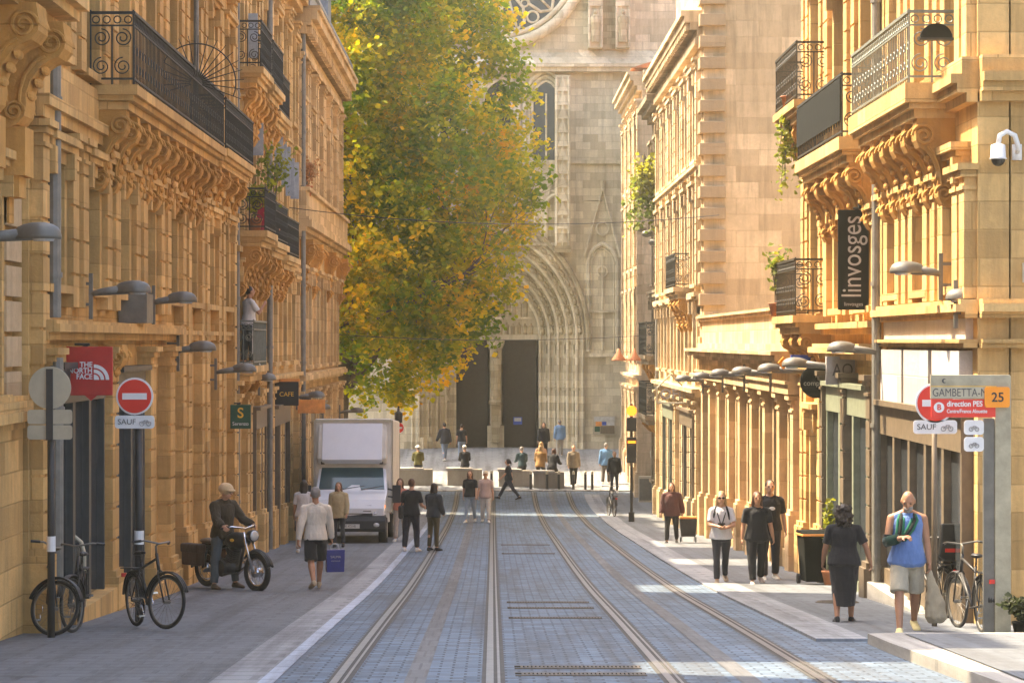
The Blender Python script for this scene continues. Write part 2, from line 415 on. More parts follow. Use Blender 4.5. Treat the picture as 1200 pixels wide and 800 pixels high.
    for s in (1, -1):
        b.ell(hv(s*.076, -.008, -.008), (.010*k, .022*k, .032*k), 8, 6, HM)
        b.ell(hv(s*.035, .08, .03), (.022*k, .012*k, .008*k), 8, 6, HM)
    b.ell(hv(0, .083, -.054), (.024*k, .013*k, .008*k), 8, 6, HM)
    for nm, s in (('R', 1), ('L', -1)):
        h, kn, an = J['hip'+nm], J['knee'+nm], J['ank'+nm]
        sd = (an-kn)
        back = Vector((0, -.012*k, 0))
        caps(b, [h, h.lerp(kn, .35), h.lerp(kn, .75), kn, kn + sd*.28 + back, kn + sd*.62, an], [.088*w*k, .081*w*k, .064*w*k, .054*w*k, .057*w*k, .044*w*k, .036*k])
        caps(b, [an - J['footup'+nm]*.045*k - J['foot'+nm]*.04*k, an - J['footup'+nm]*.055*k + J['foot'+nm]*.15*k], [.034*k, .024*k])
        sh, el, wr, fd = J['sh'+nm], J['el'+nm], J['wr'+nm], J['fd'+nm]
        caps(b, [T(.53, s*.04, -.01), T(.495, s*.11*w, -.01), sh, sh.lerp(el, .45), el, el.lerp(wr, .3), wr], [.05*k, .05*k, .055*w*k, .048*w*k, .039*w*k, .041*w*k, .027*k])
        # hand: palm, four fingers, thumb
        side = Vector((0,1,0)) - fd*fd.y
        if side.length < .3: side = Vector((0,0,1)) - fd*fd.z
        side.normalize(); pn = (Vector((-s,0,0)) - fd*(-s*fd.x)); pn = (pn - side*pn.dot(side)).normalized()   # palm faces the thigh
        pm = wr + fd*.045*k
        loftx(b, [(wr + fd*t*k, side*ra*k, pn*rb*k) for t, ra, rb in ((0,.026,.022),(.03,.036,.019),(.07,.042,.016),(.088,.040,.012))], 12)
        for i, ln in enumerate((.072, .080, .074, .058)):
            f0 = wr + fd*.075*k + side*(.031 - .0205*i)*k
            a1, a2 = R(curl), R(curl*2.1)
            f1 = f0 + (fd*math.cos(a1) + pn*math.sin(a1))*ln*.5*k
            f2 = f1 + (fd*math.cos(a2) + pn*math.sin(a2))*ln*.5*k
            caps(b, [f0, f1, f2], [.0095*k, .0088*k, .0075*k], 8)
        t0 = wr + fd*.028*k + side*.03*k; t1 = t0 + (fd*.5+side*.75+pn*.35).normalized()*.036*k; t2 = t1 + (fd*.85+side*.2+pn*.45).normalized()*.03*k
        caps(b, [t0, t1, t2], [.0125*k, .0105*k, .009*k], 8)
    skm = M[skin]
    obj('body', remeshed(b, 'body', vox, skm, 1), root)
    # ---- face
    if det:
        for s in (1, -1):
            e = MB(); e.ell(hv(s*.033, .083, .012), (.013*k, .008*k, .007*k), 8, 6, HM); e.build('eye', M['eye'], root, True)
        e = MB(); e.ell(hv(0, .094, -.056), (.022*k, .005*k, .004*k), 8, 6, HM); e.build('mouth', M['skin3'], root, True)
    if glasses:
        g = MB()
        for s in (1, -1):
            g.ell(hv(s*.034, .094, .012), (.030*k, .007*k, .022*k), 12, 8, HM)
            g.tube([hv(s*.062, .085, .016), hv(s*.078, 0, .012)], .004)
        g.tube([hv(-.01, .1, .016), hv(.01, .1, .016)], .004); g.build('sunglasses', M['black'], root, True)
    if beard:
        g = MB(); g.ell(hv(0, .036, -.066), (.058*k, .068*k, .058*k), 12, 10, HM); g.ell(hv(0, .064, -.092), (.034*k, .03*k, .028*k), 10, 8, HM)
        obj('beard', remeshed(g, 'beard', vox, M['hairgrey'], 1, .004), root)
    # ---- hair / hats
    st, hc = hair
    hm = M.get(hc) if isinstance(hc, str) else hc
    g = MB()
    if st in ('short', 'hat', 'cap', 'helmet'):
        g.ell(hv(0, -.022, .03), (.083*k, .094*k, .102*k), 18, 12, HM)
    if st == 'bald':
        for s in (1, -1): g.ell(hv(s*.05, -.04, -.01), (.034*k, .055*k, .05*k), 10, 8, HM)
        g.ell(hv(0, -.06, -.015), (.062*k, .045*k, .05*k), 10, 8, HM)
    if st in ('long', 'curly', 'bob', 'pony'):
        g.ell(hv(0, -.022, .03), (.09*k, .098*k, .108*k), 18, 12, HM)
        L = {'long': -.27, 'curly': -.15, 'bob': -.12, 'pony': -.05}[st]
        loftx(g, [(hv(0, -.03, .02), HM @ Vector((.09*k,0,0)), HM @ Vector((0,.075*k,0))), (hv(0, -.05, -.08), HM @ Vector((.095*k,0,0)), HM @ Vector((0,.06*k,0))),
                  (hd + Vector((0,-.075*k,0)) + Vector((0,0,L*k)), Vector((.085*k,0,0)), Vector((0,.04*k,0)))], 16)
        for s in (1, -1): caps(g, [hv(s*.07, -.01, .02), hv(s*.082, -.015, max(L, -.16))], [.03*k, .028*k])
        if st == 'pony': caps(g, [hv(0, -.1, .05), hv(0, -.14, -.03), hv(0, -.13, -.14)], [.03*k, .032*k, .018*k])
    if st == 'curly':
        rnd = random.Random(px)
        g.ell(hv(0, -.035, -.015), (.128*k, .125*k, .165*k), 16, 10)
        for _ in range(130):
            a = rnd.uniform(0, 6.28); t = rnd.uniform(-.17, .12); q_ = (1-(abs(t+.03)/.2)**2*.45)
            g.ell(hv(math.cos(a)*.118*q_, min(.035, math.sin(a)*.125*q_-.035), t), (rnd.uniform(.016, .028)*k,)*3, 6, 4)
    if st in ('helmet',): pass
    if g.v: obj('hair', remeshed(g, 'hair', vox, hm, 1, .008, px), root)
    if st in ('hat', 'cap', 'helmet'):
        q = MB()
        if st == 'helmet':
            q.ell(hv(0, -.012, .045), (.115*k, .135*k, .105*k), 20, 14, HM); q.ell(hv(0, .06, .035), (.105*k, .10*k, .03*k), 16, 8, HM)
        else:
            q.ell(hv(0, -.01, .075), (.09*k, .105*k, .065*k), 18, 10, HM)
            if st == 'hat': q.ell(hv(0, -.005, .058), (.15*k, .165*k, .014*k), 20, 8, HM)
            else: q.ell(hv(0, .09, .055), (.065*k, .085*k, .012*k), 16, 8, HM)
        obj('helmet' if st == 'helmet' else st, remeshed(q, st, vox, ck(hatc, 'hat_%s' % (hatc,)), 1), root)
    # ---- clothes
    kind, tc, tn = top
    e = {'tee': .017, 'sleeveless': .016, 'long': .021, 'jacket': .034}[kind]
    g = MB()
    lo = hem if hem is not None else {'tee': -.05, 'sleeveless': -.05, 'long': -.05, 'jacket': -.12}[kind]
    rg = trings(e, -.05, .505, (.15 if kind == 'tee' else .05) if kind in ('tee', 'long') else (.16 if kind == 'sleeveless' else .06))
    if lo < -.05: rg = [(T(lo), XX*(.178*w*k+e*1.1), Fw*(.125*w*k+e*1.1))] + rg
    loftx(g, rg)
    loftx(g, [(T(.49, 0, -.01), XX*.115*w*k, Fw*.082*k), (T(.535, 0, -.005), XX*(.070*k+e*.4), Fw*(.064*k+e*.4))])
    for nm, s in (('R', 1), ('L', -1)):
        sh, el, wr = J['sh'+nm], J['el'+nm], J['wr'+nm]
        if kind == 'sleeveless':
            caps(g, [T(.52, s*.06*w, -.01), T(.47, s*.135*w, -.01), T(.42, s*.12*w, -.01)], [.05*k, .062*k, .06*k])
        elif kind == 'tee':
            caps(g, [T(.515, s*.055, -.01), T(.487, s*.115*w, -.01), sh, sh.lerp(el, .4)], [.056*k, .062*k, .066*w*k, .062*w*k])
            g.tube([sh.lerp(el, .3), sh.lerp(el, .78)], [.064*w*k, .066*w*k], 14)
        else:
            ex = e*.9
            caps(g, [T(.515, s*.055, -.01), T(.487, s*.115*w, -.01), sh, sh.lerp(el, .5), el, el.lerp(wr, .5)], [.045*k+ex, .046*k+ex, .058*w*k+ex, .052*w*k+ex, .046*w*k+ex, .04*w*k+ex])
            g.tube([el.lerp(wr, .4), wr], [.04*w*k+ex, .03*k+ex], 14)
    if kind == 'jacket':
        loftx(g, [(T(.51, 0, -.01), XX*.095*k, Fw*.085*k), (T(.565, 0, -.005), XX*.082*k, Fw*.08*k)])
    obj(tn, remeshed(g, tn, vox, ck(tc, 'fabric_%s_%.3f_%.3f_%.3f' % (tn, *tc)), 2, .008 if kind != 'jacket' else .011, px), root)
    kind, lc, ln = legsw
    g = MB(); e = .018
    if kind == 'skirt':
        a = J['ankR'].lerp(J['ankL'], .5); kk = J['kneeR'].lerp(J['kneeL'], .5)
        sp = abs(J['kneeR'].y - J['kneeL'].y)*.5+.03; sa = abs(J['ankR'].y - J['ankL'].y)*.36+.03
        loftx(g, [(T(.10), XX*.165*w*k, Fw*.125*w*k), (T(0), XX*.195*w*k, Fw*.145*w*k), (T(-.10), XX*.20*w*k, Fw*.15*w*k), (hipc.lerp(kk, .55), XX*.19*w*k, Vector((0,.15*k+sp*.5,0))), (kk, XX*.165*w*k, Vector((0,.13*k+sp,0))), (kk.lerp(a, .55), XX*.14*w*k, Vector((0,.12*k+sa,0)))])
    else:
        loftx(g, [(T(.07), XX*(.153*w*k+.01), Fw*(.112*w*k+.01+belly*.2)), (T(0), XX*(.166*w*k+e), Fw*(.118*w*k+e)), (T(-.06), XX*(.168*w*k+e), Fw*(.118*w*k+e)), (T(-.12), XX*(.15*w*k+e), Fw*(.10*w*k+e))])
        for nm in 'RL':
            h, kn, an = J['hip'+nm], J['knee'+nm], J['ank'+nm]; sd = an-kn
            if kind == 'shorts':
                caps(g, [h, h.lerp(kn, .4)], [.09*w*k+e, .088*w*k+e]); g.tube([h.lerp(kn, .3), h.lerp(kn, .93)], [.089*w*k+e, .084*w*k+e*1.3], 16)
            else:
                en = .62 if kind == 'cropped' else .93
                sl = {'trousers': 1.0, 'slim': .55, 'cropped': .9, 'wide': 1.9}[kind]
                caps(g, [h, h.lerp(kn, .35), h.lerp(kn, .75), kn, kn + sd*.3], [.089*w*k+e, .083*w*k+e*sl, .066*w*k+e*sl*1.1, .056*w*k+e*sl*1.2, .056*w*k+e*sl])
                g.tube([kn + sd*.25, kn + sd*.6, kn + sd*en], [.056*w*k+e*sl, .05*w*k+e*sl, .042*k+e*sl*1.3], 14)
    obj(ln, remeshed(g, ln, vox, ck(lc, 'fabric_%s_%.3f_%.3f_%.3f' % (ln, *lc)), 2, .009, px+3), root)
    for nm in 'RL':
        q = MB(); an = J['ank'+nm]; f = J['foot'+nm]; up = J['footup'+nm]; sx = f.cross(up).normalized()
        loftx(q, [(an + f*t*k - up*(.088-hh)*k, sx*rx*k, up*hh*k) for t, rx, hh in ((-.075,.028,.028),(-.05,.038,.05),(0,.041,.058),(.06,.045,.045),(.12,.05,.034),(.175,.042,.026),(.2,.02,.014))], 14)
        q.tube([an - up*.05*k, an + up*.0*k], [.045*k, .043*k], 12)
        obj('shoe', remeshed(q, 'shoe', vox, ck(shoe, 'shoe_%s' % (shoe,)), 1), root)
    Mw = Matrix.Translation((X, Y, z)) @ Matrix.Rotation(R(yaw), 4, 'Z')
    J2 = {a: (Mw @ v) for a, v in J.items() if not a.startswith('foot')}
    J2['M'] = Mw; J2['root'] = root; J2['T'] = lambda h, x=0, y=0: Mw @ T(h, x, y); J2['Y'] = Y; J2['X'] = X; J2['local'] = J; J2['Tl'] = T
    return J2
# ------------------------------------------------------------------ ground (setting)
def strip(name, x0, x1, y0, y1, dz, m, nx=1, dy=1.5, kind='structure', parent=None, thick=0):
    mb = MB(); n = max(2, int((y1-y0)/dy)); vs = []; fs = []
    for i in range(n+1):
        y = y0+(y1-y0)*i/n; z = gz(y)+dz
        for j in range(nx+1): vs.append((x0+(x1-x0)*j/nx, y, z))
    w = nx+1
    for i in range(n):
        for j in range(nx): fs.append((i*w+j, i*w+j+1, (i+1)*w+j+1, (i+1)*w+j))
    if thick:
        b0 = len(vs); vs += [(p[0], p[1], p[2]-thick) for p in vs]
        for i in range(n):
            a, c = i*w, (i+1)*w; fs.append((a, c, c+b0, a+b0)); a, c = i*w+nx, (i+1)*w+nx; fs.append((c, a, a+b0, c+b0))
        fs.append((0, b0, b0+nx, nx)); a = n*w; fs.append((a, a+nx, a+nx+b0, a+b0))
    mb.add(vs, fs); o = mb.build(name, m, parent)
    if kind: o['kind'] = kind
    return o
# one sheet to the horizon, with the street's profile in it
mb = MB(); xs = [-420, -60, -20, -8, 8, 20, 60, 420]; ys = [-300, -40] + [i*2.5 for i in range(-14, 51)] + [200, 420, 700]
for y in ys:
    for x in xs: mb.v.append((x, y, gz(y)-.012))
for i in range(len(ys)-1):
    for j in range(len(xs)-1):
        a = i*len(xs)+j; mb.f.append((a, a+1, a+1+len(xs), a+len(xs)))
mb.build('ground', M['earth'])['kind'] = 'structure'
strip('street_paving', -2.02, 3.74, 3, 104.4, 0, M['setts'])
strip('sidewalk', -5.9, -2.62, 3, 104.4, .0, M['asphalt'])
strip('granite_strip', -2.62, -2.17, 3, 104.4, .003, M['granite'])
strip('drain_channel', -2.17, -2.02, 3, 104.4, .007, M['channel'])
strip('sidewalk', 4.35, 6.6, 29.6, 104.4, .03, M['asphalt'])
strip('kerb', 3.74, 4.35, 29.6, 104.4, .036, M['granite'], thick=.08)
strip('side_street', 4.35, 30, 3, 29.6, .0, M['setts']); strip('side_street', -30, -5.9, 3, 13.9, .0, M['setts'])
strip('street_paving', 3.74, 4.35, 3, 29.6, .001, M['setts'])
strip('cross_road', -60, 6.6, 104.4, 106.2, .004, M['setts']); strip('cross_road', 6.6, 60, 98.6, 103.05, .004, M['setts']); 
strip('plaza', -60, 60, 106.2, 120.6, .05, M['plaza'], thick=.12)
strip('plaza_kerb', -60, 6.0, 105.9, 106.2, .055, M['kerbstone'], thick=.12)
# tram rails: grooved rails, each with its dark bed, and the flat power strip between the rails
for x in (-1.44, 0.0, 1.69, 3.11):
    strip('rail_bed', x-.10, x+.12, 3, 106, .004, M['railbed'])
    strip('tram_rail', x-.06, x+.012, 3, 106, .012, M['railsteel']); strip('tram_rail', x+.048, x+.075, 3, 106, .011, M['railsteel'])
for x in (-.72, 2.40):
    strip('power_strip', x-.10, x+.10, 3, 106, .006, M['aps'])
for k_, y in enumerate((24.6, 25.5, 34.6, 37.4, 39.2, 60.5, 66)):
    g = MB(); zz = gz(y)
    for i in range(30):
        x = .28+i*.04; g.box(x, x+.026, y-.09, y+.09, gz(y)-.02, gz(y)+.012)
    g.box(.22, 1.48, y-.14, y-.10, zz-.02, zz+.012+.004); g.box(.22, 1.48, y+.10, y+.14, zz-.02, zz+.012-.004)
    tag(g.build('drain_grate', M['grate']), ['rusty slotted drain grate between the tracks, nearest the camera', 'rusty slotted drain grate, second from the camera between the tracks', 'rusty slotted drain grate, third from the camera between the tracks', 'rusty slotted drain grate, fourth from the camera between the tracks', 'rusty slotted drain grate, fifth from the camera between the tracks', 'slotted drain grate far down the tracks beside the standing couple', 'farthest slotted drain grate between the tracks'][k_], 'drain grate', 'drain grates between the tracks')
# raised kerb platform at the near right corner
Yk0, Yk1 = 16.0, 29.2
mb = MB(); 
def corner(n0):
    vs = []
    for i in range(9):
        y = Yk0+(Yk1-Yk0)*i/8; vs.append((4.28 + (.0 if y > 27 else (27-y)*.03), y))
    return vs
pl = corner(0)
vs = []; 
for x, y in pl: vs += [(x, y, gz(y)-.1), (x, y, gz(y)+.12), (x+.34, y, gz(y)+.13), (14, y, gz(y)+.135)]
fs = []
for i in range(8):
    for j in range(3): fs.append((i*4+j, i*4+j+1, i*4+j+5, i*4+j+4))
vs += [(4.28, Yk1, gz(Yk1)-.1), (14, Yk1, gz(Yk1)-.1)]; fs.append((32, 33, 34, 35, 37)); 
mb.add(vs, fs); mb.build('raised_kerb', M['kerbstone'])['kind'] = 'structure'
mb = MB(); mb.prism([(4.63, Yk0+.05), (14, Yk0+.05), (14, Yk1-.3), (4.63, Yk1-.3)], 2, 0, .01)
o = strip('sidewalk', 4.64, 14, Yk0+.05, Yk1-.36, .141, M['asphalt'])

# ------------------------------------------------------------------ facade kit
class Facade:
    """side +1: west row, outward is +X; side -1: east row, outward is -X.  d = distance proud of the wall plane."""
    def __init__(s, name, label, side, Xw, Y0, Y1, zt, m, depth=9, cat='building', back=True, zb=None):
        s.side, s.Xw, s.Y0, s.Y1, s.zt, s.m = side, Xw, Y0, Y1, zt, m
        s.zb = (gz(Y1) - .6) if zb is None else zb
        s.root = empty(name, (0,0,0), 0, label, cat, 'stone houses lining the street')
        # origin at the base of the house
        s.o = Vector((Xw, (Y0+Y1)/2, gz((Y0+Y1)/2))); s.root.location = s.o
        s.depth = depth
    def bx(s, mb, d0, d1, y0, y1, z0, z1):
        mb.box(s.Xw+s.side*d0, s.Xw+s.side*d1, y0, y1, z0, z1); return mb
    def fin(s, mb, name, m=None, parent=None, **kw):
        mb.v = [(p[0]-s.o.x, p[1]-s.o.y, p[2]-s.o.z) for p in mb.v]
        return mb.build(name, m or s.m, parent or s.root, **kw)
    def walls(s, bays, storeys, ww=1.15, thick=.42, frames=True, ends=True):
        """storeys: [(z0,z1,kind)] window openings."""
        s.bays = bays; s.storeys = storeys; W = (s.Y1-s.Y0)/bays; s.W = W; s.ww = ww
        s.cs = [s.Y0+W*(i+.5) for i in range(bays)]
        mb = MB(); edges = [s.Y0] + [v for c in s.cs for v in (c-ww/2, c+ww/2)] + [s.Y1]
        for i in range(0, len(edges), 2): s.bx(mb, -thick, 0, edges[i], edges[i+1], s.zb, s.zt)
        zz = [s.zb] + [v for (a, b, k) in storeys for v in (a, b)] + [s.zt]
        for c in s.cs:
            for i in range(0, len(zz), 2): s.bx(mb, -thick+.01, -.003, c-ww/2-.001, c+ww/2+.001, zz[i], zz[i+1])
        s.bx(mb, -s.depth, -thick-.05, s.Y0+.02, s.Y1-.02, s.zb, s.zt-.05)   # the house's body
        s.bx(mb, -thick-.06, -thick+.02, s.Y0, s.Y0+.3, s.zb, s.zt-.01); s.bx(mb, -thick-.06, -thick+.02, s.Y1-.3, s.Y1, s.zb, s.zt-.01)
        s.fin(mb, 'wall')
        proto = {}
        for (a, b, k) in storeys:
            for c in s.cs:
                key = (round(b-a, 3), k)
                if key in proto:
                    w = copy_tree(proto[key], s.root)
                else:
                    f = MB(); h = b-a; t = .07
                    sd = s.side
                    def fb(d0, d1, y0, y1, z0, z1): f.box(sd*d0, sd*d1, y0, y1, z0, z1)
                    fb(-.26, -.19, -ww/2, -ww/2+t, 0, h); fb(-.26, -.19, ww/2-t, ww/2, 0, h)
                    fb(-.255, -.195, -ww/2+t, ww/2-t, 0, t); fb(-.255, -.195, -ww/2+t, ww/2-t, h-t, h)
                    fb(-.25, -.18, -.045, .045, t, h-t); fb(-.245, -.2, -ww/2+t, ww/2-t, h*.72, h*.72+.06)
                    w = f.build('window', M['frame'], s.root)
                    p = MB(); p.box(sd*-.24, sd*-.225, -ww/2+t, ww/2-t, t, h-t); p.build('pane', M['glass'], w)
                    if frames and k != 's':
                        q = MB()
                        def qb(d0, d1, y0, y1, z0, z1): q.box(sd*d0, sd*d1, y0, y1, z0, z1)
                        qb(-.02, .09, -ww/2-.20, -ww/2+.003, -.02, h+.02); qb(-.02, .09, ww/2-.003, ww/2+.20, -.02, h+.02)
                        qb(-.02, .11, -ww/2-.22, ww/2+.22, h-.01, h+.22); qb(-.02, .26, -ww/2-.3, ww/2+.3, h+.23, h+.33)
                        qb(-.02, .19, -ww/2-.24, ww/2+.24, h+.15, h+.235); qb(-.1, .17, -ww/2-.25, ww/2+.25, -.13, -.025)
                        for yy in (-ww/2-.2, ww/2+.02): qb(-.01, .22, yy, yy+.18, h-.2, h+.14)
                        q.build('surround', s.m, w)
                    proto[key] = w
                w.location = Vector((s.Xw, c, a)) - s.o
        return s
    def pilaster(s, name, y, w, d, z0, z1, joint=.45, plinth=.95, cap=True, m=None):
        mb = MB()
        zg = max(z0, gz(y))
        if z0 < gz(y)+.3:
            s.bx(mb, -.02, d+.10, y-w/2-.08, y+w/2+.08, z0-.3, zg+plinth); s.bx(mb, -.02, d+.06, y-w/2-.05, y+w/2+.05, zg+plinth, zg+plinth+.09)
            z = zg+plinth+.09
        else: z = z0
        s.bx(mb, -.02, d-.035, y-w/2+.02, y+w/2-.02, z, z1)
        while z < z1-.05:
            e = min(z+joint-.035, z1); s.bx(mb, -.015, d, y-w/2, y+w/2, z+.004, e); z += joint
        if cap:
            s.bx(mb, -.02, d+.05, y-w/2-.05, y+w/2+.05, z1, z1+.08); s.bx(mb, -.02, d+.10, y-w/2-.10, y+w/2+.10, z1+.085, z1+.17)
            s.bx(mb, -.02, d+.03, y-w/2-.03, y+w/2+.03, z1-.16, z1-.11)
        return s.fin(mb, name, m)
    def course(s, name, z, steps, y0=None, y1=None, m=None, dent=None, wrap=None):
        """moulding: steps of (height, projection) from the bottom up"""
        y0 = s.Y0 if y0 is None else y0; y1 = s.Y1 if y1 is None else y1
        mb = MB(); a = z
        for i, (h, d) in enumerate(steps):
            s.bx(mb, -.03, d, y0+.002*i, y1-.002*i, a, a+h-.0005*i)
            if wrap: mb.box(s.Xw-s.side*.02, s.Xw-s.side*wrap, y0-d, y0+.1, a, a+h)
            a += h
        if dent:
            n = int((y1-y0)/dent[0]); 
            for i in range(n):
                y = y0+(i+.5)*(y1-y0)/n; s.bx(mb, -.02, dent[1], y-dent[0]*.27, y+dent[0]*.27, z+dent[2], z+dent[2]+dent[3])
        return s.fin(mb, name, m)
    def scroll(s, y, w, top, h, d):
        """S-shaped stone console under a balcony"""
        mb = MB(); sd = s.side
        pr = [(0, top), (d*.96, top), (d*.98, top-h*.10), (d, top-h*.16), (d*.985, top-h*.25), (d*.90, top-h*.33), (d*.76, top-h*.37), (d*.62, top-h*.44), (d*.50, top-h*.56), (d*.44, top-h*.68), (d*.45, top-h*.77), (d*.42, top-h*.88), (d*.32, top-h*.96), (d*.2, top-h), (0, top-h*.97)]
        mb.prism([(s.Xw+sd*(p[0]-(.03 if p[0] == 0 else 0)), p[1]) for p in pr], 1, y-w/2, y+w/2)
        for yy in (y-w/2-.025, y+w/2+.025):      # raised volutes on the cheeks
            for cd, cz, r in ((d*.80, top-h*.2, h*.13), (d*.28, top-h*.84, h*.10)):
                pts = [(s.Xw+sd*(cd+math.cos(a)*r*(1-a/14)), yy, cz+math.sin(a)*r*(1-a/14)) for a in [k*.45 for k in range(26)]]
                mb.tube(pts, .022, 5)
            pts = [(s.Xw+sd*(d*q[0]), yy, top-h*q[1]) for q in ((.72,.33),(.58,.38),(.44,.5),(.37,.64),(.36,.76))]
            mb.tube(pts, .022, 5)
        for t in (.3, .42, .54, .66):             # acanthus ridges down the face
            mb.ell((s.Xw+sd*d*(1.0-t*.82), y, top-h*t-.02), (.045, w*.42, .06), 8, 6)
        return mb
    def balcony(s, ya, yb, z, d, nb, h=1.0, bh=1.0, bw=.26, m=None, iron='iron', solid=None, slab=.14, ends=(1, 1), style='scroll', name='balcony'):
        mb = MB(); sd = s.side
        s.bx(mb, -.05, d, ya, yb, z-slab, z); s.bx(mb, -.05, d-.06, ya+.05, yb-.05, z-slab-.08, z-slab+.002); s.bx(mb, -.05, d-.14, ya+.12, yb-.12, z-slab-.2, z-slab-.078)
        bal = s.fin(mb, name, m)
        for i in range(nb):
            y = ya+.3+(yb-ya-.6)*i/max(1, nb-1)
            b = s.scroll(y, bw, z-slab-.195, bh, d-.16); s.fin(b, 'bracket', M['carve'], bal)
        # railing
        r = MB(); D = d-.06; X = s.Xw+sd*D
        Xw = s.Xw
        r.box(X-.025, X+.025, ya+.03, yb-.03, z+h-.03, z+h+.012); r.box(X-.015, X+.015, ya+.03, yb-.03, z+.07, z+.10); r.box(X-.012, X+.012, ya+.03, yb-.03, z+h-.2, z+h-.175)
        n = int((yb-ya)/.15)
        for i in range(n+1):
            y = ya+.05+(yb-ya-.1)*i/n; r.box(X-.007, X+.007, y-.007, y+.007, z, z+h)
        if style == 'scroll':
            for i in range(n):
                y = ya+.05+(yb-ya-.1)*(i+.5)/n
                r.torus((X, y, z+h-.105), .055, .008, 'x', 12, 4); 
                if i % 2 == 0:
                    r.torus((X, y, z+.26), .05, .010, 'x', 12, 4); r.torus((X, y, z+.5), .05, .010, 'x', 12, 4)
        for ye, on in ((ya+.045, ends[0]), (yb-.045, ends[1])):
            if not on: continue
            xa, xb = Xw+sd*.02, X
            x0, x1 = min(xa, xb), max(xa, xb); wd = x1-x0
            r.box(x0, x1, ye-.022, ye+.022, z+h-.029, z+h+.010); r.box(x0, x1, ye-.014, ye+.014, z+.071, z+.099); r.box(x0, x1, ye-.01, ye+.01, z+h-.2, z+h-.177)
            for t in (0, .5, 1.0): r.box(x0+wd*t-.011, x0+wd*t+.011, ye-.011, ye+.011, z, z+h+ (.03 if t != .5 else -.18))
            for cx in (.25, .75):
                for cz_, dr in ((z+.26, 1), (z+h-.36, -1)):
                    rr = wd*.21
                    pts = [(x0+wd*cx+math.cos(a*dr+1.57)*rr*(1-a/15), ye, cz_+math.sin(a*dr+1.57)*rr*(1-a/15)) for a in [k*.4 for k in range(30)]]
                    r.tube(pts, .010, 5)
            for cx in (.125, .375, .625, .875): r.torus((x0+wd*cx, ye, z+h-.105), .05, .009, 'y', 12, 4)
        rl = s.fin(r, 'railing', M[iron], bal)
        if solid:
            q = MB(); q.box(X-.035, X-.027, ya+.06, yb-.06, z+.26, z+h-.06); s.fin(q, 'screen_panel', M[solid], bal)
        return bal
    def pipe(s, y, z0, z1, r=.06, d=.12):
        mb = MB(); x = s.Xw+s.side*d
        mb.tube([(x, y, z0), (x, y, z1)], r, 10)
        z = z0+.5
        while z < z1: mb.tube([(x, y, z), (x, y, z+.07)], r+.018, 10); z += 2.2
        return s.fin(mb, 'drain_pipe', M['pipe'], smooth=False)
    def groundbox(s, name, d0, d1, y0, y1, z0, z1, m, parent=None):
        mb = MB(); s.bx(mb, d0, d1, y0, y1, z0, z1); return s.fin(mb, name, m, parent)
    def shopfront(s, y0, y1, z1, m, nwin=2, d=.10, glassm='shop', stall=.5):
        zg = gz(y0)
        mb = MB(); s.bx(mb, .0, d+.06, y0, y1, z1-.45, z1); s.bx(mb, 0, d+.16, y0-.05, y1+.05, z1, z1+.08)
        W = (y1-y0)/nwin
        for i in range(nwin+1):
            y = y0+i*W; s.bx(mb, 0, d+.05, max(y-.09, y0), min(y+.09, y1), gz(y1)-.5, z1-.449)
        for i in range(nwin): s.bx(mb, 0, d, y0+i*W+.09, y0+(i+1)*W-.09, gz(y1)-.5, gz(y0+i*W)+stall)
        o = s.fin(mb, 'shopfront', m)
        for i in range(nwin):
            g = MB(); s.bx(g, .01, d*.5, y0+i*W+.09, y0+(i+1)*W-.09, gz(y0+i*W)+stall, z1-.45); s.fin(g, 'shop_window', M[glassm], o)
        return o

# ------------------------------------------------------------------ west row
r = lambda v: v + CZ
L1 = Facade('corner_house', 'ochre stone house at the left edge, with two huge scroll consoles', 1, -5.85, 14, 31.2, r(5.2), M['stoneL'])
L1.walls(5, [(r(-.6), r(1.9), 0)])
mb = MB()
for i in range(40):                                   # rusticated corner
    z = r(-.72)+i*.42
    if z > r(2.1): break
    L1.bx(mb, -.02, .12, 30.2, 31.17, z, z+.36)
L1.fin(mb, 'quoin_stones', M['quoin'])
L1.course('string_course', r(-1.05), [(.10, .16), (.12, .30), (.12, .26), (.06, .2)])
mb = MB(); L1.bx(mb, -.02, .13, 14, 31.19, L1.zb, r(-1.05))
for y in (28.0, 28.6, 29.9, 30.4): pass
L1.fin(mb, 'base_plinth')
L1.course('stone_balcony', r(3.72), [(.14, .62), (.12, .86), (.22, .98), (.08, .92), (.9, .80)], 16, 30.95)
for y in (30.35, 28.6, 24.5, 20.5): L1.fin(L1.scroll(y, .62, r(3.75), 1.25, .84), 'console', M['carve'])
for y in (30.35, 28.6):
    mb = MB(); L1.bx(mb, -.02, .36, y-.28, y+.28, r(1.95), r(2.52)); L1.bx(mb, -.02, .28, y-.22, y+.22, r(1.7), r(1.95)); L1.bx(mb, -.02, .15, y-.15, y+.15, r(1.4), r(1.7)); L1.fin(mb, 'corbel', M['carve'])
L1.groundbox('roof_shade_block', -9, -.05, 14.1, 28.1, r(5.15), r(14.6), M['stoneL']); L1.groundbox('roof_shade_block', -9, -.06, 28.15, 31.1, r(5.15), r(8.7), M['stoneL']); L1.course('cornice', r(5.0), [(.1, .25), (.1, .35)])  # unseen upper blocks added, stepped to let a sun patch onto the street

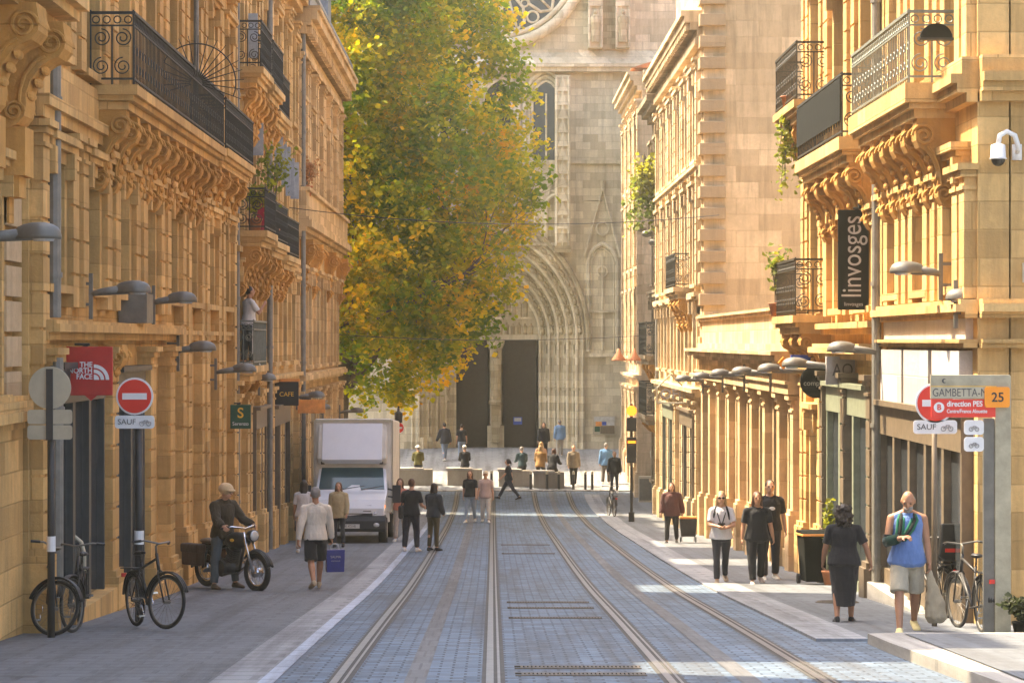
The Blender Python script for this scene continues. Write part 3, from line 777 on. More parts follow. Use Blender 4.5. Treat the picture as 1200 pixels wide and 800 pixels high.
L2 = Facade('stone_townhouse', 'long ochre townhouse on the left with deep iron balcony above the red banner', 1, -5.66, 31.22, 55.1, r(8.0), M['stoneL'])
L2.walls(8, [(r(-3.1), r(-.6), 's'), (r(.75), r(2.3), 0), (r(3.75), r(6.5), 0)], ww=1.25)
mb = MB()
for i in range(9):
    y = L2.Y0+L2.W*i
    for o_ in ((-.42, .42) if 0 < i < 8 else ((.3,) if i == 0 else (-.3,))):
        L2.pilaster('pilaster', y+o_, .46, .17, gz(y)-.3 if y > 44.6 or i == 0 else r(.45), r(2.55))
        L2.pilaster('pilaster', y+o_, .44, .14, r(3.65), r(7.2))
L2.course('shop_cornice', r(.02), [(.10, .20), (.10, .34), (.05, .30)], 31.5, 44.4)
L2.course('string_course', r(.02), [(.1, .1), (.08, .16)], 44.45, 55.0)
L2.course('frieze', r(2.75), [(.14, .18), (.14, .26), (.5, .12)])
L2.balcony(35.9, 48.0, r(3.60), .68, 11, h=1.02, bh=1.15, bw=.3)
L2.balcony(48.5, 54.1, r(3.66), .66, 4, h=.95, bh=.95, bw=.3)
L2.course('cornice', r(7.5), [(.2, .25), (.2, .45), (.15, .6)], dent=(.5, .4, .0, .18))
for a_, b_ in ((31.4, 46.9), (51.0, 55.0)): L2.groundbox('roof_shade_block', -8.9, -.3, a_, b_, r(7.95), r(15.3), M['slate'])  # added out-of-view roof blocks; the gap shapes the sun patch opposite
L2.shopfront(32.4, 36.4, r(-.35), M['door'], 3, stall=.25); L2.shopfront(37.6, 40.6, r(-.45), M['door'], 2, stall=.25)
mb = MB()
for y in (31.9, 37.0, 41.1, 43.6): L2.pilaster('shop_pier', y, .62, .22, gz(y)-.3, r(-.25), plinth=.5)
mb = MB(); L2.bx(mb, 0, .30, 33.0, 37.3, gz(37)-.3, gz(33)+.14); L2.bx(mb, 0, .36, 37.31, 43.9, gz(43)-.3, gz(38)+.05); L2.fin(mb, 'door_step')
L2.pipe(32.15, r(.3), r(4.3), .085, .16); L2.pipe(31.75, gz(31.7), r(-.2), .08, .26); L2.pipe(47.9, r(4.0), r(7.5), .05)
L2.fin(L2.scroll(37.0, .5, r(-.05), .9, .36), 'console', M['carve'])
mb = MB(); L2.bx(mb, .02, .45, 38.6, 39.3, r(.28), r(.72)); L2.fin(mb, 'sign_box', M['lampgrey'])
# iron fan grille that parts two balconies
mb = MB(); c = (-4.98, 43.1, r(4.35))
for k_ in range(19):
    a = R(-20 + k_*12); mb.tube([(c[0]+.1*math.cos(a), c[1], c[2]+.1*math.sin(a)), (c[0]+.80*math.cos(a), c[1], c[2]+.80*math.sin(a))], [.012, .006], 5)
mb.tube([(c[0]+.66*math.cos(R(-20+i*9)), c[1], c[2]+.66*math.sin(R(-20+i*9))) for i in range(25)], .012, 5)
L2.fin(mb, 'fan_grille', M['iron'])

L3 = Facade('stone_townhouse', 'ochre townhouse on the left with stacked iron balconies, man on the lowest one', 1, -5.64, 55.12, 73.0, r(10.0), M['stoneL2'])
L3.walls(6, [(r(-4.3), r(-1.7), 's'), (r(-.5), r(1.5), 0), (r(2.45), r(5.1), 0), (r(6.1), r(8.2), 0)], ww=1.2)
mb = MB()
for i in range(7):
    y = L3.Y0+L3.W*i
    for o_ in ((-.38, .38) if 0 < i < 6 else ((.26,) if i == 0 else (-.26,))):
        L3.pilaster('pilaster', y+o_, .40, .15, gz(y)-.3, r(-1.3)); L3.pilaster('pilaster', y+o_, .38, .13, r(2.3), r(8.9))
L3.course('string_course', r(-1.05), [(.1, .14), (.1, .26)]); L3.course('frieze', r(1.95), [(.12, .2), (.1, .14)])
L3.balcony(55.75, 58.5, r(2.42), .74, 3, h=.92, bh=1.1, bw=.34); L3.balcony(58.7, 62.2, r(2.30), .72, 3, h=.9, bh=1.0, bw=.32); L3.balcony(63.6, 67.4, r(2.15), .6, 3, h=.95, bh=.8, bw=.3)
L3.balcony(55.7, 58.4, r(5.98), .66, 3, h=1.0, bh=1.2, bw=.34); L3.balcony(58.7, 61.6, r(5.9), .66, 3, h=1.0, bh=1.1, bw=.34); L3.balcony(62.2, 65.6, r(5.6), .5, 3, h=1.0, bh=.8, bw=.3)
L3.balcony(55.5, 58.6, r(-.53), .52, 2, h=.98, bh=.55, bw=.3, iron='irong', solid='zinc', style='bars')
L3.pipe(62.6, gz(62), r(9.3), .07, .2); L3.pipe(55.45, r(-4), r(9.3), .05)
L3.course('cornice', r(9.35), [(.2, .25), (.2, .4), (.2, .5)])
for a_, b_ in ((55.2, 58.5), (62.3, 68.6)): L3.groundbox('roof_shade_block', -8.9, -.3, a_, b_, r(9.95), r(15.2), M['slate'])  # unseen blocks added to shade the right pavement, gaps left for sun
for y, z in ((66.0, 4.2), (67.2, 4.1), (68.6, 3.9), (57.8, 6.4), (59.2, 4.3), (64.8, 4.2), (70.1, 3.9)): L3.groundbox('shutter', .1, .34, y, y+.05, r(z), r(z+1.0), M['shutter'])
L3.shopfront(59.5, 62.3, r(-1.6), M['browndoor'], 2); L3.shopfront(64.6, 69.5, r(-1.7), M['browndoor'], 3)
mb = MB(); L3.bx(mb, 0, .4, 69.5, 72.8, gz(72)-.3, gz(70)+.25); L3.fin(mb, 'door_step')

L4 = Facade('mansard_house', 'pale stone house with heavy cornice and blue slate mansard at the far left end', 1, -5.66, 73.02, 94.0, r(9.75), M['stoneL4'])
L4.walls(6, [(r(-4.7), r(-2.2), 's'), (r(-.7), r(1.9), 0), (r(4.0), r(6.8), 0)], ww=1.3)
mb = MB()
for i in range(7):
    y = L4.Y0+L4.W*i
    for o_ in ((-.4, .4) if 0 < i < 6 else ((.3,) if i == 0 else (-.34,))):
        L4.pilaster('pilaster', y+o_, .48, .2, gz(y)-.3, r(-1.6)); L4.pilaster('pilaster', y+o_, .5, .2, r(4.0), r(8.1))
L4.course('string_course', r(-1.25), [(.12, .18), (.14, .34), (.06, .28)])
L4.course('stone_balcony', r(3.0), [(.16, .2), (.12, .34), (.2, .5), (.10, .42), (.75, .34), (.1, .44)], 73.2, 94.0)
L4.course('cornice', r(8.35), [(.2, .22), (.25, .16), (.22, .34), (.16, .5), (.26, .66), (.14, .74)], dent=(.7, .5, .45, .2))
L4.course('parapet', r(9.58), [(.42, .46), (.1, .55)], m=M['zinc'])
for y in (75.5, 79.5, 86.5, 93.2): L4.fin(L4.scroll(y, .6, r(3.0), 1.7, .42), 'console', M['carve'])
mb = MB(); mb.prism([(-5.75, r(10.05)), (-6.5, r(13.2)), (-9.5, r(14.0)), (-14.5, r(10.05))], 1, 73.3, 93.7); rf = L4.fin(mb, 'mansard_roof', M['slate'])
for y in (77, 83.5, 90):
    mb = MB(); mb.box(-6.9, -5.72, y-.8, y+.8, r(10.05), r(12.1)); mb.prism([(y-1.0, r(12.1)), (y+1.0, r(12.1)), (y, r(12.8))], 0, -7.2, -5.55); L4.fin(mb, 'dormer', M['zinc'], rf)
mb = MB(); mb.box(-8, -6.9, 80, 81, r(12), r(15)); L4.fin(mb, 'chimney', M['stoneL4'], rf)
mb = MB(); mb.lathe([(.12, 0), (.2, .5), (.22, .52), (.13, .9), (.15, 1.1)], (-5.62, 76.0, r(10.1)), 14); tag(mb.build('chimney_pot', M['terracotta'], None, True), 'red terracotta pot on the parapet below the blue slate roof', 'pot')
L4.pipe(73.3, gz(73), r(9.6), .07, .25)
L4.shopfront(77.5, 84, r(-2.0), M['browndoor'], 3)

# ------------------------------------------------------------------ east row
R1 = Facade('corner_shop_house', 'ochre corner house on the right with white shop fascia and deep iron balcony', -1, 6.18, 32.6, 40.0, r(10.5), M['stoneR'], depth=10)
R1.walls(3, [(r(-3.2), r(-1.1), 's'), (r(.75), r(2.25), 0), (r(3.6), r(6.4), 0), (r(7.4), r(9.2), 0)], ww=.95)
mb = MB()
for i in range(4):
    y = R1.Y0+R1.W*i
    for o_ in ((-.62, -.0, .62) if 0 < i < 3 else ((.26, .78) if i == 0 else (-.26, -.75))):
        R1.pilaster('pilaster', y+o_, .36, .16, r(.55), r(2.1), joint=5); R1.pilaster('pilaster', y+o_, .34, .13, r(3.5), r(9.0), joint=5)
for c in R1.cs: 
    for o_ in (-.58, .58): R1.pilaster('pilaster', c+o_, .2, .10, r(.55), r(2.1), joint=5, cap=False)
R1.course('shop_cornice', r(.30), [(.08, .16), (.10, .28), (.06, .22)], wrap=8); R1.course('fascia_ledge', r(-.08), [(.06, .18), (.05, .24)], wrap=8)
R1.course('band', r(-.015), [(.31, .10)], m=M['panel'], y0=32.9, y1=39.8)
R1.course('string_course', r(3.05), [(.12, .14), (.12, .26), (.12, .34), (.22, .2)], wrap=8)
mb = MB()
for y0_, y1_ in ((32.95, 35.0), (35.3, 37.4), (37.6, 39.6)): R1.groundbox('fascia_panel', -.01, .175, y0_, y1_, r(-.92), r(-.12), M['panel'])
R1.balcony(34.05, 39.5, r(3.44), .69, 6, h=.96, bh=1.2, bw=.34, iron='irong', slab=.26)
R1.course('cornice', r(9.8), [(.2, .25), (.2, .45), (.25, .6)], wrap=8)
R1.shopfront(32.9, 39.9, r(-.98), M['browndoor'], 5, d=.10, stall=.45)
mb = MB(); R1.bx(mb, -10, .0, 32.62, 32.9, R1.zb, r(9.7)); mb2 = MB()
R1.pipe(39.85, gz(40), r(10), .075, .2)
mb = MB(); R1.bx(mb, 0, .34, 33.6, 39.9, gz(40)-.2, gz(35)+.02); R1.fin(mb, 'door_step', M['kerbstone'])
mb = MB(); mb.box(6.75, 7.05, 32.57, 32.61, r(.75), r(1.0)); R1.fin(mb, 'wall_plaque', M['signback'])

R2 = Facade('linen_shop_house', 'narrow ochre house on the right with a dark screened balcony above a tall vertical banner', -1, 6.16, 40.02, 46.55, r(9.6), M['stoneR2'], depth=10)
R2.walls(2, [(r(-3.6), r(-1.3), 's'), (r(.6), r(2.3), 0), (r(3.4), r(6.1), 0), (r(7.0), r(8.8), 0)], ww=1.2)
mb = MB()
for i in range(3):
    y = R2.Y0+R2.W*i
    for o_ in ((-.45, .45) if i == 1 else ((.35,) if i == 0 else (-.3,))):
        R2.pilaster('pilaster', y+o_, .42, .16, r(.45), r(2.0), joint=5); R2.pilaster('pilaster', y+o_, .4, .14, r(3.3), r(8.6), joint=.5)
R2.course('shop_cornice', r(-.3), [(.1, .26), (.1, .46), (.06, .38)], 40.4, 46.3); R2.course('string_course', r(.12), [(.1, .2), (.1, .3)])
R2.balcony(40.5, 46.4, r(3.24), .68, 5, h=1.0, bh=1.1, bw=.34, solid='dark', slab=.2)
R2.course('cornice', r(9.0), [(.2, .25), (.2, .45), (.2, .6)])
R2.shopfront(40.9, 45.9, r(-.78), M['greendoor'], 3, d=.12, stall=.12)
mb = MB()
for y in (40.4, 43.4, 46.2): R2.pilaster('shop_pier', y, .4, .24, gz(y)-.3, r(-.7), plinth=.5, m=M['browndoor'])

R3 = Facade('narrow_stone_house', 'narrow stone house on the right with two small scrolled balconies above each other', -1, 6.2, 46.57, 50.6, r(9.9), M['stoneR'], depth=10)
R3.walls(1, [(r(-3.9), r(-1.5), 0), (r(.55), r(2.9), 0), (r(4.45), r(6.8), 0)], ww=1.25)
mb = MB()
for y in (46.95, 47.6, 49.6, 50.25): R3.pilaster('pilaster', y, .38, .15, gz(y)-.3, r(-.7), joint=.45); R3.pilaster('pilaster', y, .36, .13, r(.6), r(3.6)); R3.pilaster('pilaster', y, .34, .12, r(4.5), r(9))
R3.balcony(46.75, 50.2, r(.48), .72, 3, h=1.03, bh=.85, bw=.36, iron='bronze'); R3.balcony(46.7, 50.2, r(4.42), .70, 3, h=1.05, bh=.9, bw=.34, iron='bronze')
R3.course('string_course', r(-.62), [(.1, .2), (.12, .34)]); R3.course('cornice', r(9.3), [(.2, .25), (.2, .45), (.2, .6)])

R4 = Facade('arcade_shop_building', 'low one-storey stone shop building with a row of pilasters and a plain parapet', -1, 6.2, 50.62, 73.3, r(-.0), M['stoneR4'], depth=6)
R4.walls(8, [(r(-4.6), r(-1.25), 0)], ww=1.5, frames=False)
mb = MB()
for i in range(9):
    y = min(max(R4.Y0+R4.W*i, R4.Y0+.4), R4.Y1-.4); R4.pilaster('pilaster', y, .5, .24, gz(y)-.3, r(-1.25), joint=6, plinth=1.15)
for c in R4.cs:
    for o_ in (-.86, .86): R4.pilaster('pilaster', c+o_, .2, .09, gz(c)-.3, r(-1.3), joint=6, plinth=.4, cap=False)
R4.course('entablature', r(-1.05), [(.2, .36), (.06, .42), (.3, .30), (.10, .44), (.12, .62), (.08, .7)], dent=(.6, .5, .66, .1))
R4.course('parapet', r(-.19), [(.14, .34), (.62, .24), (.08, .32), (.07, .38)])

R5 = Facade('gable_house', 'tall stone house on the right whose bare side gable with grey quoins faces the camera', -1, 6.0, 73.32, 92.2, r(10.4), M['stoneR3'], depth=14)
R5.walls(6, [(r(-4.8), r(-2.3), 's'), (r(-.9), r(1.0), 0), (r(1.7), r(4.3), 0), (r(5.3), r(7.6), 0)], ww=1.25)
mb = MB(); R5.bx(mb, -15.5, -.02, 73.0, 73.34, gz(74)-.5, r(13.5)); R5.bx(mb, -14.5, -.6, 73.34, 92.0, r(10.4), r(13.0)); R5.fin(mb, 'gable_wall')
mb = MB()
for i in range(26):
    z = r(-.2)+i*.612
    R5.bx(mb, -.64, .10, 72.80, 73.6, z, z+.34)
R5.fin(mb, 'quoin_stones', M['quoin'], bevel=.02)
mb = MB()
for i in range(7):
    y = R5.Y0+R5.W*i
    for o_ in ((-.36, .36) if 0 < i < 6 else ((.55,) if i == 0 else (-.3,))):
        R5.pilaster('pilaster', y+o_, .36, .15, gz(y)-.3, r(-1.9)); R5.pilaster('pilaster', y+o_, .36, .15, r(1.6), r(8.0))
R5.course('string_course', r(-1.6), [(.12, .2), (.12, .3)]); R5.course('frieze', r(1.2), [(.1, .16), (.12, .24)]); R5.course('string_course', r(4.9), [(.1, .14), (.1, .22)])
R5.course('cornice', r(8.5), [(.2, .2), (.22, .14), (.2, .34), (.2, .5), (.16, .6)], dent=(.6, .46, .42, .2))
R5.balcony(76.2, 80.2, r(1.62), .62, 3, h=1.0, bh=1.0, bw=.34)
R5.shopfront(75, 80, r(-2.1), M['browndoor'], 3); R5.shopfront(83, 88, r(-2.1), M['greendoor'], 3)

R6 = Facade('shaded_stone_house', 'narrow shaded grey stone house before the side street, with a small capped cornice', -1, 6.15, 92.22, 98.4, r(8.5), M['stoneR6'], depth=10)
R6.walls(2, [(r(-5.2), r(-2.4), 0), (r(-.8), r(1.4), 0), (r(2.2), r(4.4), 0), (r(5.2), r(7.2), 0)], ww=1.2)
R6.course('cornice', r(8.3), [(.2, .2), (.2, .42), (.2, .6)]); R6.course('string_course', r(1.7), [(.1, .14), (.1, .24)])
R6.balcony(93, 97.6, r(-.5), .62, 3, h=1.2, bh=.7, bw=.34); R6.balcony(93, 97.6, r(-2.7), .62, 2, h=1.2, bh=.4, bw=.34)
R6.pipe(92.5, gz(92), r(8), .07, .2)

R7 = Facade('end_corner_house', 'tall slim-looking sunlit house at the far right corner beside the cathedral', -1, 6.03, 103.1, 116.0, r(10.9), M['stoneR7'], depth=12)
R7.walls(4, [(r(-4.8), r(-2.2), 0), (r(-.6), r(1.9), 0), (r(3.1), r(5.6), 0), (r(6.6), r(9), 0)], ww=1.3)
mb = MB()
for i in range(5):
    y = R7.Y0+R7.W*i
    for o_ in ((-.5, .5) if 0 < i < 4 else ((.3,) if i == 0 else (-.3,))): R7.pilaster('pilaster', y+o_, .5, .2, gz(y)-.3, r(-2.0)); R7.pilaster('pilaster', y+o_, .5, .2, r(-.9), r(9.6))
R7.course('string_course', r(-1.6), [(.12, .16), (.12, .24)]); R7.course('cornice', r(10.1), [(.2, .2), (.2, .34), (.25, .5), (.12, .6)], wrap=12)
mb = MB(); mb.box(7.2, 9, 104, 105, r(10.9), r(12.6)); R7.fin(mb, 'chimney', M['terracotta'])
mb = MB(); mb.prism([(5.6, r(11.0)), (18.2, r(11.0)), (12, r(13.0))], 1, 103.0, 116.1); R7.fin(mb, 'roof', M['terracotta'])

# worn details of the street
for i, (x, y, lab) in enumerate(((5.2, 38.6, 'round iron manhole cover in the right pavement'),)):
    g = MB(); g.lathe([(.33, -.02), (.33, .012)], (0, 0, 0), 28); g.torus((0, 0, .012), .30, .012, 'z', 28, 4); [g.box(-.22, .22, -.2+k*.1-.012, -.2+k*.1+.012, .008, .02) for k in range(5)]
    o = g.build('manhole_cover', M['grate']); o.location = (x, y, gz(y)+(.03 if x > 4 else .004)); o.rotation_euler = (math.atan(slope(y)), 0, 0); tag(o, lab, 'manhole cover')
# ------------------------------------------------------------------ cathedral
CY = 120.0
kx = lambda px: (px-VX)/25.0
kz = lambda py: CZ + (400-py)/25.0
cath = empty('cathedral', (kx(583), CY, gz(CY)), 0, 'pale gothic cathedral front with deep pointed portal closing off the street', 'cathedral')
def cfin(mb, name, m='cath', parent=None, **kw):
    o = cath.location; mb.v = [(p[0]-o.x, p[1]-o.y, p[2]-o.z) for p in mb.v]
    return mb.build(name, M[m] if isinstance(m, str) else m, parent or cath, **kw)
cx0 = kx(583); zs = kz(395); zb = gz(CY)-.3
def arch(hw, zbase, zsp, n=12, k=1.43, cx=cx0):
    Rr = hw*k; c = hw-Rr; am = math.acos((Rr-hw)/Rr); pts = [(cx+hw, zbase)]
    for i in range(n+1):
        a = am*i/n; pts.append((cx+c+Rr*math.cos(a), zsp+Rr*math.sin(a)))
    return pts + [(2*cx-x, z) for x, z in reversed(pts[:-1])]
TOP = kz(-165)
# main wall with the portal opening
mb = MB()
A = arch(4.08, zb, zs); zt_ = kz(235)
mb.box(-26, cx0-4.9, CY, CY+3, zb, zt_); mb.box(cx0+4.9, 27, CY, CY+3, zb, zt_); mb.box(-26, 27, CY, CY+3, zt_, TOP)
n = len(A); per = []
for x, z in A:                                           # outer frame point for each arch point
    per.append((cx0+4.9 if x > cx0 else cx0-4.9, z) if z <= zs else None)
for i in range(n):
    if per[i] is None:
        t = (A[i][1]-zs)/(max(p[1] for p in A)-zs); sx = 1 if A[i][0] >= cx0 else -1
        per[i] = (cx0+sx*4.9, zs+(zt_-zs)*min(1, t*1.6)) if t < .625 else (cx0+sx*4.9*(1-(t-.625)/.375), zt_)
vs = [(x, CY-.02, z) for x, z in A] + [(x, CY-.02, z) for x, z in per] + [(x, CY+1, z) for x, z in A]
mb.add(vs, [(i, i+1, n+i+1, n+i) for i in range(n-1)] + [(i, i+1, 2*n+i+1, 2*n+i) for i in range(n-1)])
mb.box(-26, 27, CY+3, CY+34, zb, TOP-3)
cfin(mb, 'wall')
# archivolts: five stepped orders running down into the jambs
hws = [4.08, 3.66, 3.24, 2.82, 2.40, 1.98]
for i in range(5):
    o_, n_ = arch(hws[i], zb, zs, 14), arch(hws[i+1], zb, zs, 14); y0 = CY-.12+i*.46; y1 = y0+.8; m_ = len(o_)
    mb = MB()
    vs = [(x, y0, z) for x, z in o_] + [(x, y0, z) for x, z in n_] + [(x, y1, z) for x, z in n_]
    mb.add(vs, [(j, j+1, m_+j+1, m_+j) for j in range(m_-1)] + [(m_+j, m_+j+1, 2*m_+j+1, 2*m_+j) for j in range(m_-1)])
    q = arch(hws[i+1]+.06, zb, zs, 14); mb.tube([(x, y0+.02, z) for x, z in q], .085, 7)
    q = arch(hws[i]-.09, zb, zs, 14); mb.tube([(x, y0-.01, z) for x, z in q], .06, 6)
    ac = cfin(mb, 'archivolt', 'cath')
    # row of carved figures set in the order
    g = MB(); mid = arch((hws[i]+hws[i+1])/2, zs, zs+.05, 9+3*(4-i)//2)
    for (x, z), (x2, z2) in zip(mid[1:-1], mid[2:-1]):
        cx_, cz_ = (x+x2)/2, (z+z2)/2; a = math.atan2(z2-z, x2-x)-math.pi/2
        Mx = Matrix.Rotation(-a, 3, 'Y'); L = math.hypot(x2-x, z2-z)
        g.ell((cx_, y0-.02, cz_), (.12, .13, L*.40), 8, 6, Mx); g.ell(Vector((cx_, y0-.07, cz_))+Mx @ Vector((0,0,L*.34)), (.065,.07,.08), 7, 5); g.ell(Vector((cx_, y0-.04, cz_))+Mx @ Vector((0,0,L*.48)), (.14,.1,.045), 7, 4)
    cfin(g, 'carved_figures', 'cath_shade', ac, smooth=True)
# hood mould over the outer order
mb = MB(); q = arch(4.25, kz(400), zs, 14); mb.tube([(x, CY-.16, z) for x, z in q], .13, 7); cfin(mb, 'hood_mould', 'cath_shade')
# jamb statues on tall colonnettes
def statue(mb, x, y, z, h, w=.2):
    loft = [(0, .9, .8), (.25, .85, .75), (.5, .95, .85), (.7, 1.1, .85), (.8, .9, .7), (.86, .4, .45)]
    loftx(mb, [(Vector((x, y, z+h*t)), Vector((w*a, 0, 0)), Vector((0, w*b_*.8, 0))) for t, a, b_ in loft], 10)
    mb.ell((x, y-.02, z+h*.93), (w*.45, w*.5, h*.075), 8, 6)
for s_ in (1, -1):
    for i in range(4):
        x = cx0+s_*(hws[i+1]-.02+.1); y = CY+.22+i*.46-.14
        g = MB(); statue(g, x, y-.06, kz(452), 1.8, .235)
        g.lathe([(.25, kz(455)-.1), (.25, kz(455)), (.18, kz(455)+.1)], (x, y, 0), 8); g.lathe([(.26, kz(404)), (.22, kz(404)+.25), (.06, kz(404)+.5)], (x, y, 0), 6)
        cfin(g, 'jamb_statue', 'cath_shade', smooth=False)
        g = MB(); g.tube([(x, y, kz(526)), (x, y, kz(457))], .10, 8); g.box(x-.26, x+.26, y-.22, y+.3, zb, kz(512)); g.prism([(x-.22, kz(470)), (x+.22, kz(470)), (x, kz(458))], 1, y-.16, y-.1)
        cfin(g, 'colonnette', 'cath')
# tympanum, lintel, trumeau, doors
mb = MB(); a_ = arch(2.05, kz(397), zs, 14); mb.prism(a_, 1, CY+2.15, CY+2.5)
ty = cfin(mb, 'tympanum', 'cath')
g = MB()
for row, (zz, n_, h_) in enumerate(((kz(392), 12, .62), (kz(371), 11, .85), (kz(345), 7, .9))):
    wd = 1.75-row*.28
    for i in range(n_):
        statue(g, cx0-wd+2*wd*(i+.5)/n_, CY+2.12, zz, h_*random.uniform(.85, 1.05), .11)
cfin(g, 'relief_figures', 'cath_shade', ty)
g = MB(); g.box(cx0-2.0, cx0+2.0, CY+2.02, CY+2.2, kz(398), kz(392)); g.box(cx0-2.0, cx0+2.0, CY+2.02, CY+2.2, kz(374), kz(371)); g.box(cx0-1.9, cx0+1.9, CY+2.02, CY+2.2, kz(347), kz(345)); cfin(g, 'lintel', 'cath', ty)
g = MB(); g.box(kx(571), kx(591), CY+1.9, CY+2.35, zb, kz(500)); g.box(kx(574), kx(588), CY+1.95, CY+2.35, kz(500), kz(397)); g.lathe([(.34, kz(408)), (.42, kz(402)), (.44, kz(397))], (kx(581), CY+2.05, 0), 10)
tr = cfin(g, 'trumeau', 'cath', bevel=.03)
g = MB(); statue(g, kx(581), CY+1.85, kz(470), 2.4, .28); g.lathe([(.34, kz(475)), (.34, kz(471)), (.26, kz(469))], (kx(581), CY+1.85, 0), 8); g.box(kx(576), kx(586), CY+1.75, CY+1.95, kz(520), kz(475)); cfin(g, 'statue', 'cath_shade', tr)
for xa, xb in ((kx(534), kx(572)), (kx(590), kx(629))):
    g = MB(); g.box(xa, xb, CY+2.2, CY+2.3, zb, kz(397))
    d_ = cfin(g, 'door', 'wood')
    g = MB(); w_ = xb-xa
    for j in range(2):
        for zz0, zz1 in ((zb+.5, kz(490)), (kz(485), kz(455)), (kz(445), kz(403))):
            x0_, x1_ = xa+w_*(.08+j*.46), xa+w_*(.46+j*.46)
            g.box(x0_, x0_+.05, CY+2.16, CY+2.21, zz0, zz1); g.box(x1_-.05, x1_, CY+2.16, CY+2.21, zz0, zz1); g.box(x0_+.05, x1_-.05, CY+2.165, CY+2.205, zz1-.05, zz1); g.box(x0_+.05, x1_-.05, CY+2.165, CY+2.205, zz0, zz0+.05)
        xm = xa+w_*(.27+j*.46); g.prism([(xm-.3, kz(455)), (xm+.3, kz(455)), (xm, kz(440))], 1, CY+2.15, CY+2.2)
    g.box(xa, xb, CY+2.14, CY+2.19, kz(452), kz(449)); cfin(g, 'door_panelling', 'wood', d_)
g = MB(); g.box(kx(602), kx(612.5), CY+2.08, CY+2.1, kz(499), kz(490)); nt_ = tag(g.build('door_notice', M['blue']), 'small blue and white notice on the right cathedral door', 'notice')
g = MB(); g.box(kx(603.2), kx(611.3), CY+2.07, CY+2.079, kz(495), kz(491)); g.build('notice_sheet', M['paper'], nt_)
# string courses, ledges, buttresses
g = MB()
g.box(-26, cx0-4.3, CY-.18, CY+.1, kz(418), kz(414)); g.box(cx0+4.3, 27, CY-.18, CY+.1, kz(418), kz(414))
g.box(-26, 27, CY-.15, CY+.1, kz(192), kz(188)); g.prism([(CY-.62, kz(80)), (CY+.05, kz(80)), (CY+.05, kz(60)), (CY-.05, kz(60)), (CY-.62, kz(76))], 0, -26, 27); g.box(-26, 27, CY-.5, CY+.05, kz(85), kz(80.1)); g.box(cx0-4, cx0+4, CY-.12, CY+.05, kz(62), kz(58))
cfin(g, 'string_courses', 'cath')
for px_ in (659, 507):
    g = MB(); g.box(kx(px_-9), kx(px_+9), CY-.7, CY+.1, kz(290), kz(90)); g.prism([(CY-.85, kz(290)), (CY+.05, kz(290)), (CY+.05, kz(296)), (CY-.4, kz(296))], 0, kx(px_-10), kx(px_+10))
    for z_ in range(95, 285, 16): g.prism([(kx(px_-7), kz(z_+14)), (kx(px_+7), kz(z_+14)), (kx(px_), kz(z_))], 1, CY-.80, CY-.69)
    for dx in (-7, 0, 7): g.tube([(kx(px_+dx), CY-.72, kz(288)), (kx(px_+dx), CY-.72, kz(92))], .07, 6)
    cfin(g, 'buttress', 'cath')
for px_ in (706,):                                       # blind gabled arch
    for cxp in (706, 460):
        g = MB(); c_ = kx(cxp)
        q = arch(.68, kz(412), kz(310), 10, 1.5, c_); g.tube([(x, CY-.06, z) for x, z in q], .10, 7); q = arch(.54, kz(412), kz(310), 10, 1.5, c_); g.tube([(x, CY-.03, z) for x, z in q], .06, 6)
        g.tube([(c_-.85, CY-.08, kz(302)), (c_, CY-.08, kz(222)), (c_+.85, CY-.08, kz(302))], .10, 6); g.tube([(c_, CY-.1, kz(224)), (c_, CY-.1, kz(212))], [.1, .16], 6)
        g.torus((c_, CY-.05, kz(268)), .3, .06, 'y', 14, 5); g.tube([(c_, CY-.03, kz(410)), (c_, CY-.03, kz(300))], .06, 6)
        g.box(c_-.6, c_+.6, CY-.14, CY+.02, kz(366), kz(363)); g.torus((c_, CY-.04, kz(318)), .24, .05, 'y', 14, 5)
        cfin(g, 'blind_arch', 'cath')
for cxp in (617, 650, 516, 549):                          # small gallery windows
    c_ = kx(cxp); g = MB(); q = arch(.42, kz(284), kz(242), 8, 1.3, c_); g.tube([(x, CY-.05, z) for x, z in q], .10, 6); g.box(c_-.62, c_+.62, CY-.25, CY+.02, kz(288), kz(285)); g.torus((c_, CY-.06, kz(218)), .26, .06, 'y', 12, 5)
    g.tube([(c_-.5, CY-.06, kz(245)), (c_, CY-.06, kz(205)), (c_+.5, CY-.06, kz(245))], .06, 5)
    w_ = cfin(g, 'gallery_window', 'cath'); g = MB(); g.prism(arch(.36, kz(284), kz(242), 8, 1.3, c_), 1, CY-.03, CY-.01); cfin(g, 'blind_panel', 'cath_shade', w_)
for cxp in (640, 583, 526):                               # tall lancets
    c_ = kx(cxp); g = MB()
    for hw_, rr, yy in ((1.0, .12, -.08), (.82, .09, -.05), (.66, .07, -.03)):
        q = arch(hw_, kz(192), kz(118), 10, 1.5, c_); g.tube([(x, CY+yy, z) for x, z in q], rr, 7)
    g.tube([(c_, CY-.06, kz(190)), (c_, CY-.06, kz(110))], .05, 6)
    w_ = cfin(g, 'lancet_window', 'cath'); g = MB(); g.prism(arch(.62, kz(190), kz(118), 10, 1.5, c_), 1, CY-.045, CY-.02); cfin(g, 'pane', M['glass'], w_)
